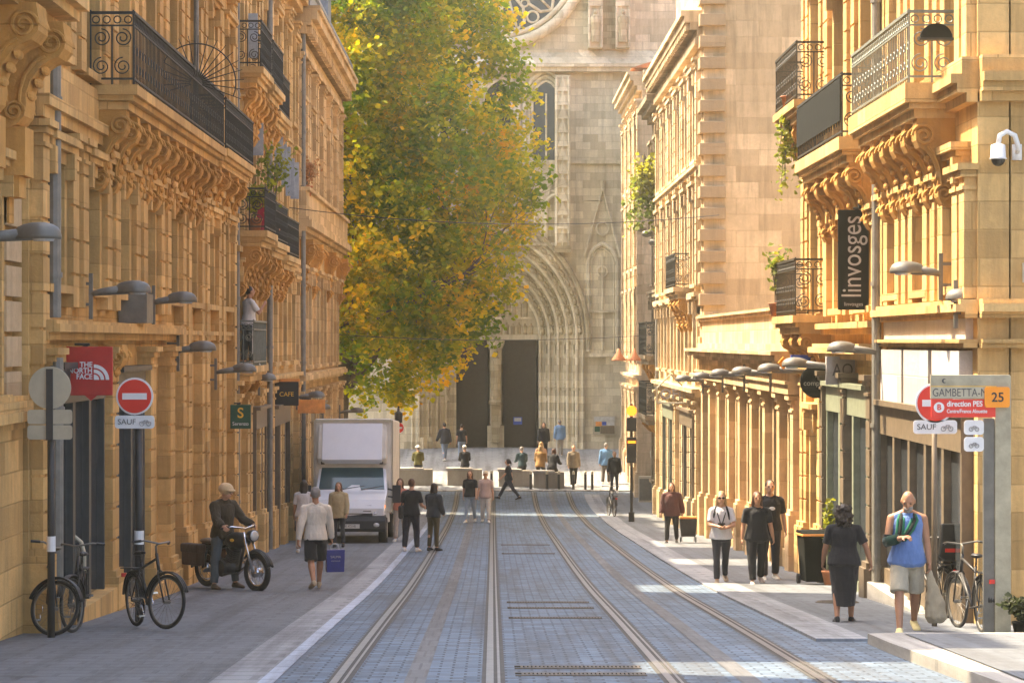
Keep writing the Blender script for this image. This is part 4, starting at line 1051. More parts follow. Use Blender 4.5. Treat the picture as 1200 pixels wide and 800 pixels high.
# rose window
rc = (cx0, kz(-51))
g = MB()
for Rr, rr, yy in ((4.15, .26, -.22), (3.75, .14, -.15), (1.15, .12, -.12)): g.torus((rc[0], CY+yy, rc[1]), Rr, rr, 'y', 64, 8)
for i in range(12):
    a = 2*math.pi*(i+.5)/12
    P_ = lambda rad, da: (rc[0]+rad*math.cos(a+da), CY-.12, rc[1]+rad*math.sin(a+da))
    g.tube([P_(1.15, 0), P_(1.9, -.10), P_(2.7, -.2), P_(3.3, -.13), P_(3.6, 0), P_(3.3, .13), P_(2.7, .2), P_(1.9, .10), P_(1.15, 0)], .085, 6)
    g.tube([P_(2.2, 0), P_(3.55, 0)], .06, 5); g.torus(P_(3.3, .262), .27, .06, 'y', 14, 5); g.torus(P_(2.55, .262), .17, .05, 'y', 12, 5)
    g.tube([P_(2.2, .262), P_(1.4, .20)], .05, 5)
rs = cfin(g, 'rose_window', 'cath', smooth=True)
g = MB(); g.lathe([(4.0, -.02), (4.0, .03)], (0, 0, 0), 48, Matrix.Rotation(R(90), 3, 'X')); g.v = [(p[0]+rc[0], p[1]+CY-.05, p[2]+rc[1]) for p in g.v]; cfin(g, 'pane', M['glass'], rs)
# upper right niches with statues
for px_ in (697, 729, 469, 437):
    g = MB(); x = kx(px_); g.box(x-.32, x+.32, CY-.75, CY+.1, kz(58), kz(-160)); 
    for z_ in (10, -60): g.prism([(x-.36, kz(z_)), (x+.36, kz(z_)), (x, kz(z_-30))], 1, CY-.86, CY-.74)
    for dx in (-.28, .28): g.tube([(x+dx, CY-.78, kz(58)), (x+dx, CY-.78, kz(-160))], .07, 6)
    bt = cfin(g, 'pinnacled_buttress', 'cath'); g = MB(); statue(g, x, CY-.85, kz(52), 1.5, .22); cfin(g, 'niche_statue', 'cath_shade', bt)
g = MB(); g.box(kx(704.5), kx(721.5), CY-.1, CY+.02, kz(58), kz(-160)); g.box(kx(444.5), kx(461.5), CY-.1, CY+.02, kz(58), kz(-160)); cfin(g, 'recess_shade_sheet', 'cath_shade')  # raised dark slabs paint the shade of the recess between buttresses
# notice board on the wall right of the portal
nb = empty('notice_board', (kx(708), CY-.02, kz(498)), 0, 'large framed picture board on the cathedral wall right of the portal', 'notice board')
g = MB(); g.box(-.54, .54, -.06, .02, -.45, .45); g.build('frame', M['signback'], nb)
for c_, (a, b_, z0, z1) in (('paper', (-.48,.48,.18,.40)), ('orange2', (-.40,-.12,-.05,.17)), ('green', (-.45,-.2,-.3,-.06)), ('blue', (-.1,.1,.0,.17)), ('browndoor', (-.18,.48,-.40,-.02)), ('paper', (.12,.48,-.01,.17))):
    g = MB(); g.box(a, b_, -.075, -.06, z0, z1); g.build('picture', M[c_], nb)

# ------------------------------------------------------------------ trees and plants
def leaf_mesh(pts, size, m, name, parent, squash=.7):
    mb = MB(); rnd = random.Random(len(pts))
    for p in pts:
        s = size*rnd.uniform(.6, 1.35)
        e = Euler((rnd.uniform(-1.1, 1.1), rnd.uniform(-1.1, 1.1), rnd.uniform(0, 6.28))).to_matrix()
        q = [(-.12, -.5, 0), (.12, -.5, 0), (.5, -.05, .10), (.12, .55, -.05), (-.12, .55, -.05), (-.5, -.05, .10)]
        vs = [Vector(p) + e @ (Vector(v)*s) for v in q]
        mb.add(vs, [(0, 1, 2, 3, 4, 5)])
    me = bpy.data.meshes.new(name); me.from_pydata(mb.v, [], mb.f); me.materials.append(m)
    return obj(name, me, parent)
TX, TY = -6.3, 103.2; tz = gz(TY)
tree = empty('plane_tree', (TX, TY, tz), 0, 'huge yellow green plane tree in front of the cathedral', 'tree')
mb = MB(); rnd = random.Random(11); tips = []
def limb(p, d, L, r0, lev):
    pts = [p]; rs = [r0]; n_ = 5
    for i in range(n_):
        d = (d + Vector((rnd.uniform(-.2, .2), rnd.uniform(-.2, .2), rnd.uniform(-.08, .16)))).normalized(); p = p + d*L/n_; pts.append(p); rs.append(r0*(1-.6*(i+1)/n_))
    mb.tube(pts, rs, 8 if lev < 2 else 5)
    if lev < 3:
        for _ in range(4 if lev == 0 else 3):
            k_ = rnd.randint(2, n_); dd = (d + Vector((rnd.uniform(-1, 1), rnd.uniform(-1, 1), rnd.uniform(-.3, .7)))).normalized(); limb(pts[k_], dd, L*.62, rs[k_]*.7, lev+1)
    tips.append(p)
mb.tube([(0, 0, -.3), (0, 0, .5), (.05, 0, 2.5), (.2, -.05, 5.5)], [.62, .48, .42, .38], 14)
for a in range(6):
    an = a*1.05+.3; limb(Vector((.2, -.05, 4.2+.35*a)), Vector((math.cos(an)*.8, math.sin(an)*.8, .7)).normalized(), 6.0, .24, 0)
mb.tube([(.2, -.05, 5.5), (.5, 0, 10), (.4, .2, 15), (.6, .1, 20)], [.38, .28, .18, .06], 10)
mb.build('trunk', M['bark'], tree, smooth=True)
# crown: many clumps filling a tall, uneven outline (x limit follows the height)
def xr(zrel):      # right edge of the crown in world x, by height above the camera
    T_ = [(-2.4, -3.2), (-1.5, -2.3), (-.3, -1.1), (1.0, .2), (3.0, 1.35), (5.5, 2.0), (7.2, 2.15), (9, 1.75), (10.5, 1.4), (12.5, .8), (14, .35), (17, -1.0), (20, -4)]
    for (a, b_), (c_, d_) in zip(T_, T_[1:]):
        if a <= zrel <= c_: return b_+(d_-b_)*(zrel-a)/(c_-a) + .3
    return None
pts = []; rnd = random.Random(5); clumps = 0
CXC = -6.0
while clumps < 3700:
    zr = rnd.uniform(-2.3, 19.5); rx_ = xr(zr)
    half = rx_-CXC
    if half < .5: continue
    a = rnd.uniform(0, 2*math.pi); rad = (rnd.random()**.42)
    x = CXC + half*rad*math.cos(a)*.97; y = TY + min(half, 7.4)*rad*math.sin(a)*.86
    if x < -4.4 and y < 95.8: continue
    if y > 118: continue
    if zr < -.3 and rad < .55: continue
    nv = noise.noise(Vector((x*.42, y*.42, zr*.42))) 
    if nv < -.24 and rad > .5: continue
    if zr < 0 and rnd.random() < .45 - zr*.15: continue
    clumps += 1; cr = rnd.uniform(.35, .75)
    for _ in range(rnd.randint(26, 44)):
        v = Vector((rnd.gauss(0, 1), rnd.gauss(0, 1), rnd.gauss(0, .75)))*cr*.6
        pts.append((x+v.x-TX, y+v.y-TY, CZ+zr+v.z-tz))
    if zr < 1.5 and rnd.random() < .3:
        for j in range(22): pts.append((x-TX+rnd.gauss(0, .13), y-TY+rnd.gauss(0, .13), CZ+zr-tz-rnd.uniform(.2, 1.3)))
leaf_mesh(pts, .195, LEAF, 'crown', tree)

def plant(name, label, loc, n, spread, height, m, lsize=.10, pot=None, potm='terracotta', cat='plant', trail=0, stems=4, group=None):
    o = empty(name, loc, 0, label, cat, group); rnd = random.Random(int(abs(loc[1])*10)+n)
    z0 = 0
    if pot:
        g = MB(); g.lathe([(pot*.7, 0), (pot, pot*1.5), (pot*1.08, pot*1.5), (pot*1.08, pot*1.7), (pot*.85, pot*1.7)], (0, 0, 0), 14); g.build('pot', M[potm], o, True); z0 = pot*1.6
    g = MB(); pts = []
    for i in range(stems):
        a = rnd.uniform(0, 6.28); e = Vector((math.cos(a)*spread*rnd.uniform(.3, 1), math.sin(a)*spread*rnd.uniform(.3, 1), z0+height*rnd.uniform(.7, 1) if not trail else -trail*rnd.uniform(.5, 1)))
        b_ = Vector((0, 0, z0)); mid = b_.lerp(e, .5) + Vector((0, 0, height*.2)); g.tube([b_, mid, e], [.014, .01, .005], 5)
        for j in range(n//stems):
            t = rnd.uniform(.25, 1.08); q = b_.lerp(mid, min(1, t*2)) if t < .5 else mid.lerp(e, (t-.5)*2)
            pts.append(tuple(q + Vector((rnd.gauss(0, 1), rnd.gauss(0, 1), rnd.gauss(0, 1)))*spread*.28))
    g.build('stem', M['bark'], o); leaf_mesh(pts, lsize, m, 'foliage', o)
    return o
plant('balcony_plant', 'bushy green potted plant on the left iron balcony above the standing man', (-5.25, 56.6, r(2.44)), 260, .3, .75, LEAFG, .09, .16, stems=7)
plant('balcony_plant', 'tall spindly potted shrub with thin yellow leaves on a left balcony', (-5.15, 59.8, r(2.32)), 260, .55, 2.2, LEAFG, .10, .18, stems=6)
plant('balcony_plant', 'dry reddish brown bush on the stone balcony of the far left house', (-5.42, 74.6, r(4.22)), 420, .5, .7, LEAFO, .09, .18, stems=10)
plant('balcony_plant', 'yellow leafed plant spilling over the second floor balcony at right', (5.6, 48.6, r(4.45)), 320, .26, .2, LEAFG, .09, .12, trail=1.6, stems=8)
plant('balcony_plant', 'yellow green potted plant on the lower scrolled balcony at right', (5.55, 50.0, r(.5)), 170, .22, 1.1, LEAFG, .09, .15, stems=7)
plant('climbing_plant', 'bright yellow green climber hanging from the shaded house wall at right', (5.55, 93.6, r(6.9)), 900, .75, .5, LEAFG, .16, None, trail=2.6, stems=12, cat='climbing plant')
g = MB(); g.box(-5.30, -5.0, 57.6, 58.1, r(2.45), r(3.1)); tag(g.build('balcony_chair_cover', ck((.35,.03,.06), 'red_cover')), 'dark red cloth bundle behind the bars of the left balcony', 'cloth')
# ------------------------------------------------------------------ writing
def text(s, size, m, parent, loc, rot=(R(90), 0, 0), name='lettering', ext=.002, sx=1.0, align='CENTER', bold=0):
    cu = bpy.data.curves.new('t', 'FONT'); cu.body = s; cu.size = size; cu.extrude = ext; cu.align_x = align; cu.align_y = 'CENTER'; cu.offset = bold
    o = bpy.data.objects.new('t', cu); COL.objects.link(o)
    me = bpy.data.meshes.new_from_object(o.evaluated_get(bpy.context.evaluated_depsgraph_get()))
    bpy.data.objects.remove(o); bpy.data.curves.remove(cu); me.materials.clear(); me.materials.append(M[m])
    me.name = name; t = obj(name, me, parent); t.location = loc; t.rotation_euler = rot; t.scale = (sx, 1, 1)
    return t
def plate_rr(w, h, r, y0, y1, n=5):      # rounded plate in the XZ plane
    p = []
    for cx, cz, a0 in ((w/2-r, h/2-r, 0), (-w/2+r, h/2-r, 90), (-w/2+r, -h/2+r, 180), (w/2-r, -h/2+r, 270)):
        for i in range(n+1): a = R(a0+90*i/n); p.append((cx+r*math.cos(a), cz+r*math.sin(a)))
    return MB().prism(p, 1, y0, y1)
def disc(r, y0, y1, n=40): return MB().prism([(r*math.cos(2*math.pi*i/n), r*math.sin(2*math.pi*i/n)) for i in range(n)], 1, y0, y1)
def shift(mb, x, y, z): mb.v = [(p[0]+x, p[1]+y, p[2]+z) for p in mb.v]; return mb

# ------------------------------------------------------------------ wall lamps
ORD = ['nearest', 'second', 'third', 'fourth', 'fifth', 'sixth', 'seventh', 'eighth', 'ninth', 'tenth']
def wall_lamp(side, Xw, Y, tipx, py, label, k=1.0):
    xt = X_of(tipx, Y); z = Z_of(py, Y); L = abs(xt-Xw)
    o = empty('wall_lamp', (Xw, Y, z), 0, label, 'street lamp', 'street lamps on wall arms'); s = side
    g = MB(); g.box(s*.17, s*.22, -.03, .03, -.38, .24); g.box(s*.0, s*.2, -.02, .02, -.20, -.16); g.box(s*.0, s*.2, -.02, .02, .08, .12); g.build('bracket', M['lampgrey'], o)
    h = .56*k
    g = MB(); g.tube([(s*.2, 0, -.04), (s*(L-h)*.6, 0, -.01), (s*(L-h*.75), 0, .03)], [.035, .05, .07], 8); g.build('arm', M['lampgrey'], o, True)
    g = MB(); vs = []
    Mx = Matrix.Identity(3)
    n = 18
    vs, fs = [], []; n = 20; rows = [(1.0, 0, -.045), (1.0, 0, -.012), (.96, .0, .03), (.82, .02, .075), (.58, .05, .105), (.28, .08, .122), (.02, .1, .126)]
    for q, off, zz in rows:
        for k_ in range(n):
            a = 2*math.pi*k_/n; cx_ = math.cos(a); ll = .40 if cx_*s > 0 else .50     # blunt front, long tail to the arm
            wd_ = .17*(1 if cx_*s > 0 else (1-.55*abs(cx_)))
            vs.append((s*(L-h*.62) + cx_*ll*h*q*1.0, math.sin(a)*wd_*q*h/.56, zz*h/.56+.02))
    for i in range(len(rows)-1):
        for k_ in range(n): fs.append((i*n+k_, i*n+(k_+1) % n, (i+1)*n+(k_+1) % n, (i+1)*n+k_))
    fs.append(tuple(range(n-1, -1, -1))); fs.append(tuple((len(rows)-1)*n+k_ for k_ in range(n)))
    g.add(vs, fs); g.build('lamp_head', M['lampgrey'], o, True)
    g = MB(); g.lathe([(.10*h/.56, -.05), (.12*h/.56, -.02)], (s*(L-h*.55), 0, 0), 18); g.build('diffuser', M['lens'], o)
    return o
LW = [(26.0, 95, 277), (34.6, 188, 341), (41.0, 240, 352), (44.2, 262, 409), (50.2, 308, 434), (59.5, 330, 444), (71, 386, 464), (75, 365, 470), (82, 392, 478), (91, 437, 482)]
for i, (Y, tx, py) in enumerate(LW):
    tx = min(tx, VX + (-4.25)*F/Y) if i not in (9,) else VX-4.45*F/Y
    wall_lamp(1, -5.62, Y, tx, py, 'dome street lamp on a left wall arm, ' + ('cut by the left photo edge' if i == 0 else '%s from the camera on that side' % ORD[i]))
LE = [(32.9, 1097, 350), (34.0, 1032, 318), (39.6, 960, 410), (43.6, 908, 428), (48.2, 880, 434), (53, 850, 437), (58.5, 826, 439), (64, 806, 442), (70, 786, 445)]
for i, (Y, tx, py) in enumerate(LE):
    wall_lamp(-1, 6.15 if Y < 50 else 5.95, Y, max(tx, VX+4.75*F/Y), py, 'dome street lamp on a right wall arm, %s from the camera on that side' % ORD[i], .95)

# ------------------------------------------------------------------ signs
def post_sign(px, base, top, label, rad=.04, m='polegrey', cat='road sign', band=True, Y=None):
    Y = Y or Y_of(base); o = empty('sign_post', (X_of(px, Y), Y, gz(Y)), 0, label, cat)
    h = Z_of(top, Y)-gz(Y); g = MB(); g.tube([(0, 0, -.1), (0, 0, h)], rad, 12); g.build('post', M[m], o, True)
    if band: g = MB(); g.tube([(0, 0, 1.02), (0, 0, 1.2)], rad+.008, 12); g.build('reflective_band', M['white'], o)
    return o, Y
def no_entry(o, x, z, r=.245, y=-.06, bar=True):
    g = disc(r, y, y+.02); shift(g, x, 0, z); f = g.build('sign_face', M['white'], o, bevel=.004)
    g = disc(r*.90, y-.006, y-.0005); shift(g, x, 0, z); g.build('red_disc', M['red'], f)
    g = MB(); g.box(x-r*.66, x+r*.66, y-.011, y-.0065, z-r*.17, z+r*.17); g.build('white_bar', M['white'], f)
def bike_icon(mbp, x, z, s, y):
    mbp.torus((x-s*.5, y, z), s*.32, .006, 'y', 16, 4); mbp.torus((x+s*.5, y, z), s*.32, .006, 'y', 16, 4)
    mbp.tube([(x-s*.5, y, z), (x-s*.1, y, z+s*.5), (x+s*.35, y, z+s*.5), (x+s*.5, y, z)], .006, 4); mbp.tube([(x-s*.1, y, z+s*.5), (x, y, z), (x+s*.35, y, z+s*.5)], .006, 4); return mbp
def sauf(o, x, z, w=.52, y=-.06):
    g = plate_rr(w, .17, .04, y, y+.015); shift(g, x, 0, z); f = g.build('exception_plate', M['white'], o)
    text('SAUF', .10, 'darktext', f, (x-w*.20, y-.003, z), sx=1.05)
    bike_icon(MB(), x+w*.27, z-.02, .09, y-.006).build('bicycle_symbol', M['greytext'], f)
o, Y = post_sign(163, 728, 448, 'no entry sign with SAUF plate on a dark post by the left bicycle', .055)
dx = (159-163)*Y/F; no_entry(o, dx, Z_of(464, Y)-gz(Y), y=-.10); sauf(o, dx, Z_of(494, Y)-gz(Y), y=-.10)
o, Y = post_sign(60, 740, 430, 'bare back of a round road sign with two plates at the left edge', .045, Y=30.4)
g = disc(.252, -.10, -.085); shift(g, 0, 0, Z_of(454, Y)-gz(Y)); g.build('sign_back', M['signback'], o, bevel=.004)
for py in (488, 506): g = plate_rr(.53, .17, .035, -.10, -.085); shift(g, 0, 0, Z_of(py, Y)-gz(Y)); g.build('plate_back', M['signback'], o)
g = MB(); g.box(-.04, .04, -.125, -.08, Z_of(515, Y)-gz(Y), Z_of(432, Y)-gz(Y)); g.build('mounting_rail', M['polegrey'], o)
o, Y = post_sign(1095, 715, 455, 'no entry sign with SAUF plate half behind the tram stop sign at right', .035, 'browndoor', band=False, Y=32.2)
no_entry(o, 0, Z_of(472, Y)-gz(Y), .25); sauf(o, 0, Z_of(500, Y)-gz(Y), .55)
# tram stop sign
Y = 30.6; o = empty('tram_stop_sign', (X_of(1174, Y), Y, gz(Y)+.2), 0, 'tram stop sign reading GAMBETTA-MA on a pale grey post at the right corner', 'stop sign')
zz = lambda py: Z_of(py, Y)-gz(Y)-.2
xx = lambda px: (px-1174)*Y/F
g = MB(); g.box(xx(1165), xx(1184), -.05, .13, -.25, zz(440)); g.build('post', M['postlight'], o, bevel=.012)
g = MB(); g.box(xx(1089), xx(1182), -.085, -.055, zz(467), zz(439)); pn = g.build('name_panel', M['postlight'], o, bevel=.004)
g = MB(); g.box(xx(1090), xx(1166), -.092, -.0855, zz(466), zz(453)); g.build('name_band', M['signback'], pn)
g = MB(); g.box(xx(1090), xx(1166), -.094, -.0855, zz(452.9), zz(452)); g.build('yellow_line', M['yellow'], pn)
text('GAMBETTA-MA', .135, 'darktext', pn, (xx(1091), -.094, zz(460)), align='LEFT', sx=.78)
g = disc(.028, -.092, -.0855); shift(g, xx(1105), 0, zz(446)); g.build('network_logo', M['darktext'], pn)
g = disc(.018, -.096, -.0925); shift(g, xx(1106), 0, zz(446)); g.build('network_logo_centre', M['postlight'], pn)
g = MB(); g.box(xx(1090), xx(1165), -.083, -.055, zz(488.5), zz(467.4)); rp = g.build('direction_panel', M['red'], o)
text('direction PES', .092, 'white', rp, (xx(1108), -.086, zz(473)), align='LEFT', sx=.86, bold=.002)
text('Centre/France Alouette', .062, 'white', rp, (xx(1108), -.086, zz(481.5)), align='LEFT', sx=.80, bold=.001)
g = disc(.062, -.087, -.0835); shift(g, xx(1099), 0, zz(477)); g.build('line_disc', M['white'], rp)
text('B', .095, 'red', rp, (xx(1099), -.09, zz(477)), bold=.002)
g = plate_rr(.30, .245, .03, -.115, -.09); shift(g, xx(1166.5), 0, zz(465)); q = g.build('number_plate', M['orange'], o)
text('25', .155, 'black', q, (xx(1167), -.118, zz(465.5)), bold=.002)
for i, py in enumerate((500.5, 520)):
    g = plate_rr(.235, .175, .04, -.05, -.035); shift(g, xx(1140.5), 0, zz(py)); q = g.build('small_plate', M['white'], o)
    bike_icon(MB(), xx(1140.5), zz(py)-.02, .07, -.055).build('symbol', M['greytext'], q)
g = MB(); g.box(xx(1152), xx(1164.5), -.034, .03, -.25, zz(490)); g.build('inner_post', M['lampgrey'], o)
# hanging shop signs
def hanging(name, label, px0, px1, py0, py1, Xw, m, side, cat='shop sign', th=.06, Y=None, arm=True):
    w_edge = px0 if side > 0 else px1
    Y = Y or (Xw-side*-.0)*F/(w_edge-VX)
    x0, x1 = X_of(px0, Y), X_of(px1, Y); z0, z1 = Z_of(py1, Y), Z_of(py0, Y); c = ((x0+x1)/2, Y, (z0+z1)/2)
    o = empty(name, c, 0, label, cat); w, h = x1-x0, z1-z0
    g = MB(); g.box(-w/2, w/2, -th/2, th/2, -h/2, h/2); b = g.build('board', M[m], o, bevel=.008)
    if arm:
        xw = Xw - c[0]; g = MB()
        g.tube([(xw, 0, h*.42), (w/2*(-1 if side < 0 else 1)*-1 if False else 0, 0, h/2+.03)], .018, 6); g.tube([(xw, 0, h/2+.03), (0, 0, h/2+.03)], .018, 6); g.build('bracket', M['iron'], o)
    return o, w, h, Y, b
o, w, h, Y, b = hanging('banner_sign', 'square red shop banner with white THE NORTH FACE lettering above the dark shop door', 78, 132, 406, 463, -5.45, 'flagred', 1, Y=33.4)
for i, t in enumerate(('THE', 'NORTH', 'FACE')): text(t, .098, 'white', b, (w*.07, -.033, .10-i*.078-.02), align='RIGHT', bold=.002, sx=.92)
for r_ in range(3):
    q = MB(); pts = []
    ra, rb = .20-r_*.065, .155-r_*.065
    n = 12
    for i in range(n+1): a = R(90*i/n); pts.append((w*.10+ra*math.cos(a), -.115+ra*math.sin(a)))
    if rb > .03:
        for i in range(n+1): a = R(90-90*i/n); pts.append((w*.10+rb*math.cos(a), -.115+rb*math.sin(a)))
    else: pts.append((w*.10, -.115))
    q.prism(pts, 1, -.036, -.031); q.build('quarter_dome_mark', M['white'], b)
q = MB(); q.prism([(-.06, -h/2), (.10, -h/2), (.02, -h/2-.07)], 1, -.02, .02); q.build('banner_tip', M['flagred'], o)
o, w, h, Y, b = hanging('hanging_sign', 'dark green square shop sign with yellow emblem hanging on the left wall', 270, 294, 474, 502, -5.45, 'green', 1, Y=54.0)
text('S', .30, 'yellow', b, (0, -.033, .07), bold=.004); text('Serenzo', .105, 'white', b, (0, -.033, -.15))
o, w, h, Y, b = hanging('hanging_sign', 'black oblong shop sign with yellow lettering between lamps on the left', 322, 350, 447, 475, -5.45, 'black', 1, Y=66.0)
text('CAFE', .16, 'yellow', b, (0, -.033, -.02)); q = MB(); q.box(-w/2-.01, w/2+.03, -.04, .04, h/2, h/2+.07); q.build('top_rail', M['orange2'], o)
o, w, h, Y, b = hanging('hanging_sign', 'faded orange oblong shop board below lamps beside the white truck', 349, 381, 468, 484, -5.45, 'orange2', 1, Y=72.5)
o, w, h, Y, b = hanging('banner_sign', 'tall dark vertical banner reading linvosges on the right facade', 982, 1018, 246, 363, 6.14, 'dark', -1, Y=41.2)
text('linvosges', .46, 'greytext', b, (-.02, -.033, .05), rot=(R(90), R(-90), 0), sx=.80); text('linvosges', .085, 'greytext', b, (0, -.033, -h/2+.09))
q = MB(); q.tube([(.1, 0, h/2+.02), (.1, 0, h/2+.12)], .03, 8); q.build('finial', M['iron'], o)
# round sign, small fascia marks
Y = 46.3; o = empty('hanging_sign', (X_of(957, Y), Y, Z_of(447, Y)), 0, 'round dark shop sign with pale letters hanging below the lower scrolled balcony', 'shop sign')
g = disc(.30, -.04, .04, 32); b = g.build('board', M['dark'], o, bevel=.01); text('comptoir', .13, 'signback', b, (0, -.043, -.03)); text('le', .09, 'signback', b, (0, -.043, .1))
g = MB(); g.tube([(.35, 0, .3), (0, 0, .3), (0, 0, .2)], .018, 6); g.build('bracket', M['iron'], o)
Y = 47.5; o = empty('hanging_sign', (X_of(928, Y), Y, Z_of(424, Y)), 0, 'small blue and yellow lozenge tobacco sign above the round dark sign', 'shop sign')
g = MB(); g.box(-.02, .42, -.05, .05, -.05, .13); b = g.build('blue_board', M['blue'], o); g = MB(); g.prism([(-.26, -.02), (-.16, .10), (-.06, -.02), (-.16, -.14)], 1, -.05, .05); g.build('orange_lozenge', M['orange'], o)
g = MB(); g.tube([(.4, 0, .0), (.60, 0, 0)], .02, 6); g.build('bracket', M['iron'], o)
Y = 40.35; o = empty('fascia_sign', (X_of(989, Y+3), Y+3.2, Z_of(434, Y+3)), 0, 'small white fascia sign with dark marks over the grey green shop door', 'shop sign')
g = MB(); g.box(-.28, .28, -.06, .06, -.24, .24); b = g.build('board', M['panel'], o); text('AO', .3, 'darktext', b, (0, -.063, 0), sx=.8)
# gabled house frame sign
Y = 78.5; o = empty('hanging_sign', (X_of(786, Y), Y, Z_of(462, Y)), 0, 'house shaped metal frame sign with OFI letters at far right', 'shop sign')
s_ = Y/F; g = MB(); fr = [(-16*s_, -.26), (-16*s_, .20), (0, .62), (16*s_, .20), (16*s_, -.26)]
for a, b_ in zip(fr, fr[1:]+fr[:1]): g.tube([(a[0], 0, a[1]), (b_[0], 0, b_[1])], .03, 6)
b = g.build('frame', M['signback'], o); text('OFI', .42, 'panel', b, (0, -.03, 0), bold=.006); g = MB(); g.tube([(.4, 0, -.2), (.75, 0, -.2)], .025, 6); g.build('bracket', M['iron'], o)

# ------------------------------------------------------------------ traffic signal, cables, pendants, camera
Y = Y_of(612); o = empty('traffic_signal', (X_of(740, Y), Y, gz(Y)), 0, 'slim dark traffic signal post with lit amber lamp on top, right of the tracks', 'traffic signal')
h = lambda py: Z_of(py, Y)-gz(Y)
g = MB(); g.tube([(0, 0, -.05), (0, 0, h(473))], .05, 10); g.tube([(0, 0, 0), (0, 0, .35)], .10, 10); g.build('post', M['polegrey'], o)
for a, b_ in ((489, 505), (512, 542)): g = MB(); g.box(-.16, .16, -.16, .1, h(b_), h(a)); g.build('signal_head', M['black'], o, bevel=.02)
g = disc(.17, -.14, .02, 24); shift(g, 0, 0, h(481)); g.build('amber_lamp', M['indicator'], o)
g = MB(); g.box(-.13, .13, -.18, -.161, h(519), h(516)); g.build('lit_bar', M['indicator'], o)
def cable(name, label, a, b_, sag=.25, r_=.011):
    a, b_ = Vector(a), Vector(b_); g = MB(); g.tube([a.lerp(b_, t/16) - Vector((0, 0, sag*4*(t/16)*(1-t/16))) for t in range(17)], r_, 5); return tag(g.build(name, M['wire']), label, 'cable')
cable('overhead_cable', 'thin overhead cable crossing the street in front of the tree', (-5.6, 70, Z_of(243, 70)), (6.2, 70, Z_of(252, 70)), .35)
cable('overhead_cable', 'thin overhead cable crossing lower by the dark balconies at far right', (-5.6, 93, Z_of(392, 93)), (6.1, 93, Z_of(392, 93)), .2)
for i, px in enumerate((725, 743)):
    Y = 93; o = empty('pendant_lamp', (X_of(px, Y), Y, Z_of(418, Y)), 0, ('copper cone pendant lamp on a street cable, left of the pair' if i == 0 else 'copper cone pendant lamp on a street cable, right of the pair'), 'street lamp', 'pendant street lamps')
    g = MB(); g.lathe([(.27, -.14), (.26, -.10), (.10, .12), (.05, .30)], (0, 0, 0), 14); g.build('lamp_shade', M['terracotta'], o, True); g = MB(); g.tube([(0, 0, .28), (0, 0, .72)], .014, 5); g.build('rod', M['wire'], o)
o = empty('surveillance_camera', (X_of(1193, 32.5), 32.57, Z_of(178, 32.5)), 0, 'white dome surveillance camera on a curved arm high on the right wall', 'camera')
g = MB(); g.tube([(0, 0, 0), (0, -.14, .02), (-.06, -.16, .2), (-.16, -.16, .25), (-.25, -.16, .2), (-.27, -.16, .08)], .034, 10); g.box(-.06, .06, -.02, .04, -.1, .1); g.build('arm', M['white'], o, True)
g = MB(); g.lathe([(.03, .1), (.09, .08), (.10, -.08), (.115, -.1)], (-.27, -.16, 0), 16); g.build('housing', M['white'], o, True); g = MB(); g.ell((-.27, -.16, -.1), (.09, .09, .09), 14, 8); g.build('dome', M['black'], o, True)
for i, (px, py, Y) in enumerate(((752, 268, 95), (758, 274, 94.2), (766, 284, 93.4))):
    o = empty('floodlight', (X_of(px, Y), Y, Z_of(py, Y)), 0, ['uppermost', 'middle', 'lowest'][i] + ' of three small pale floodlights on the shaded wall below the climber', 'floodlight', 'wall floodlights')
    g = MB(); g.ell((0, 0, 0), (.2, .17, .13), 12, 8); g.build('lamp_head', M['lampgrey'], o, True); g = MB(); g.tube([(0, 0, -.05), (.6, 0, -.1)], .03, 6); g.build('arm', M['pipe'], o)
o = empty('half_round_planter', (X_of(1095, 34.0), 33.92, Z_of(46, 34.0)), 0, 'dark half round basket hung on the near end of the right iron balcony', 'basket')
g = MB(); g.prism([(.21*math.cos(R(a)), .19*math.sin(R(a))) for a in range(0, 181, 12)], 1, -.09, .03); g.build('basket', M['dark'], o)
g = MB(); g.box(-.23, .23, -.10, .04, -.03, -.001); g.build('rim', M['iron'], o)

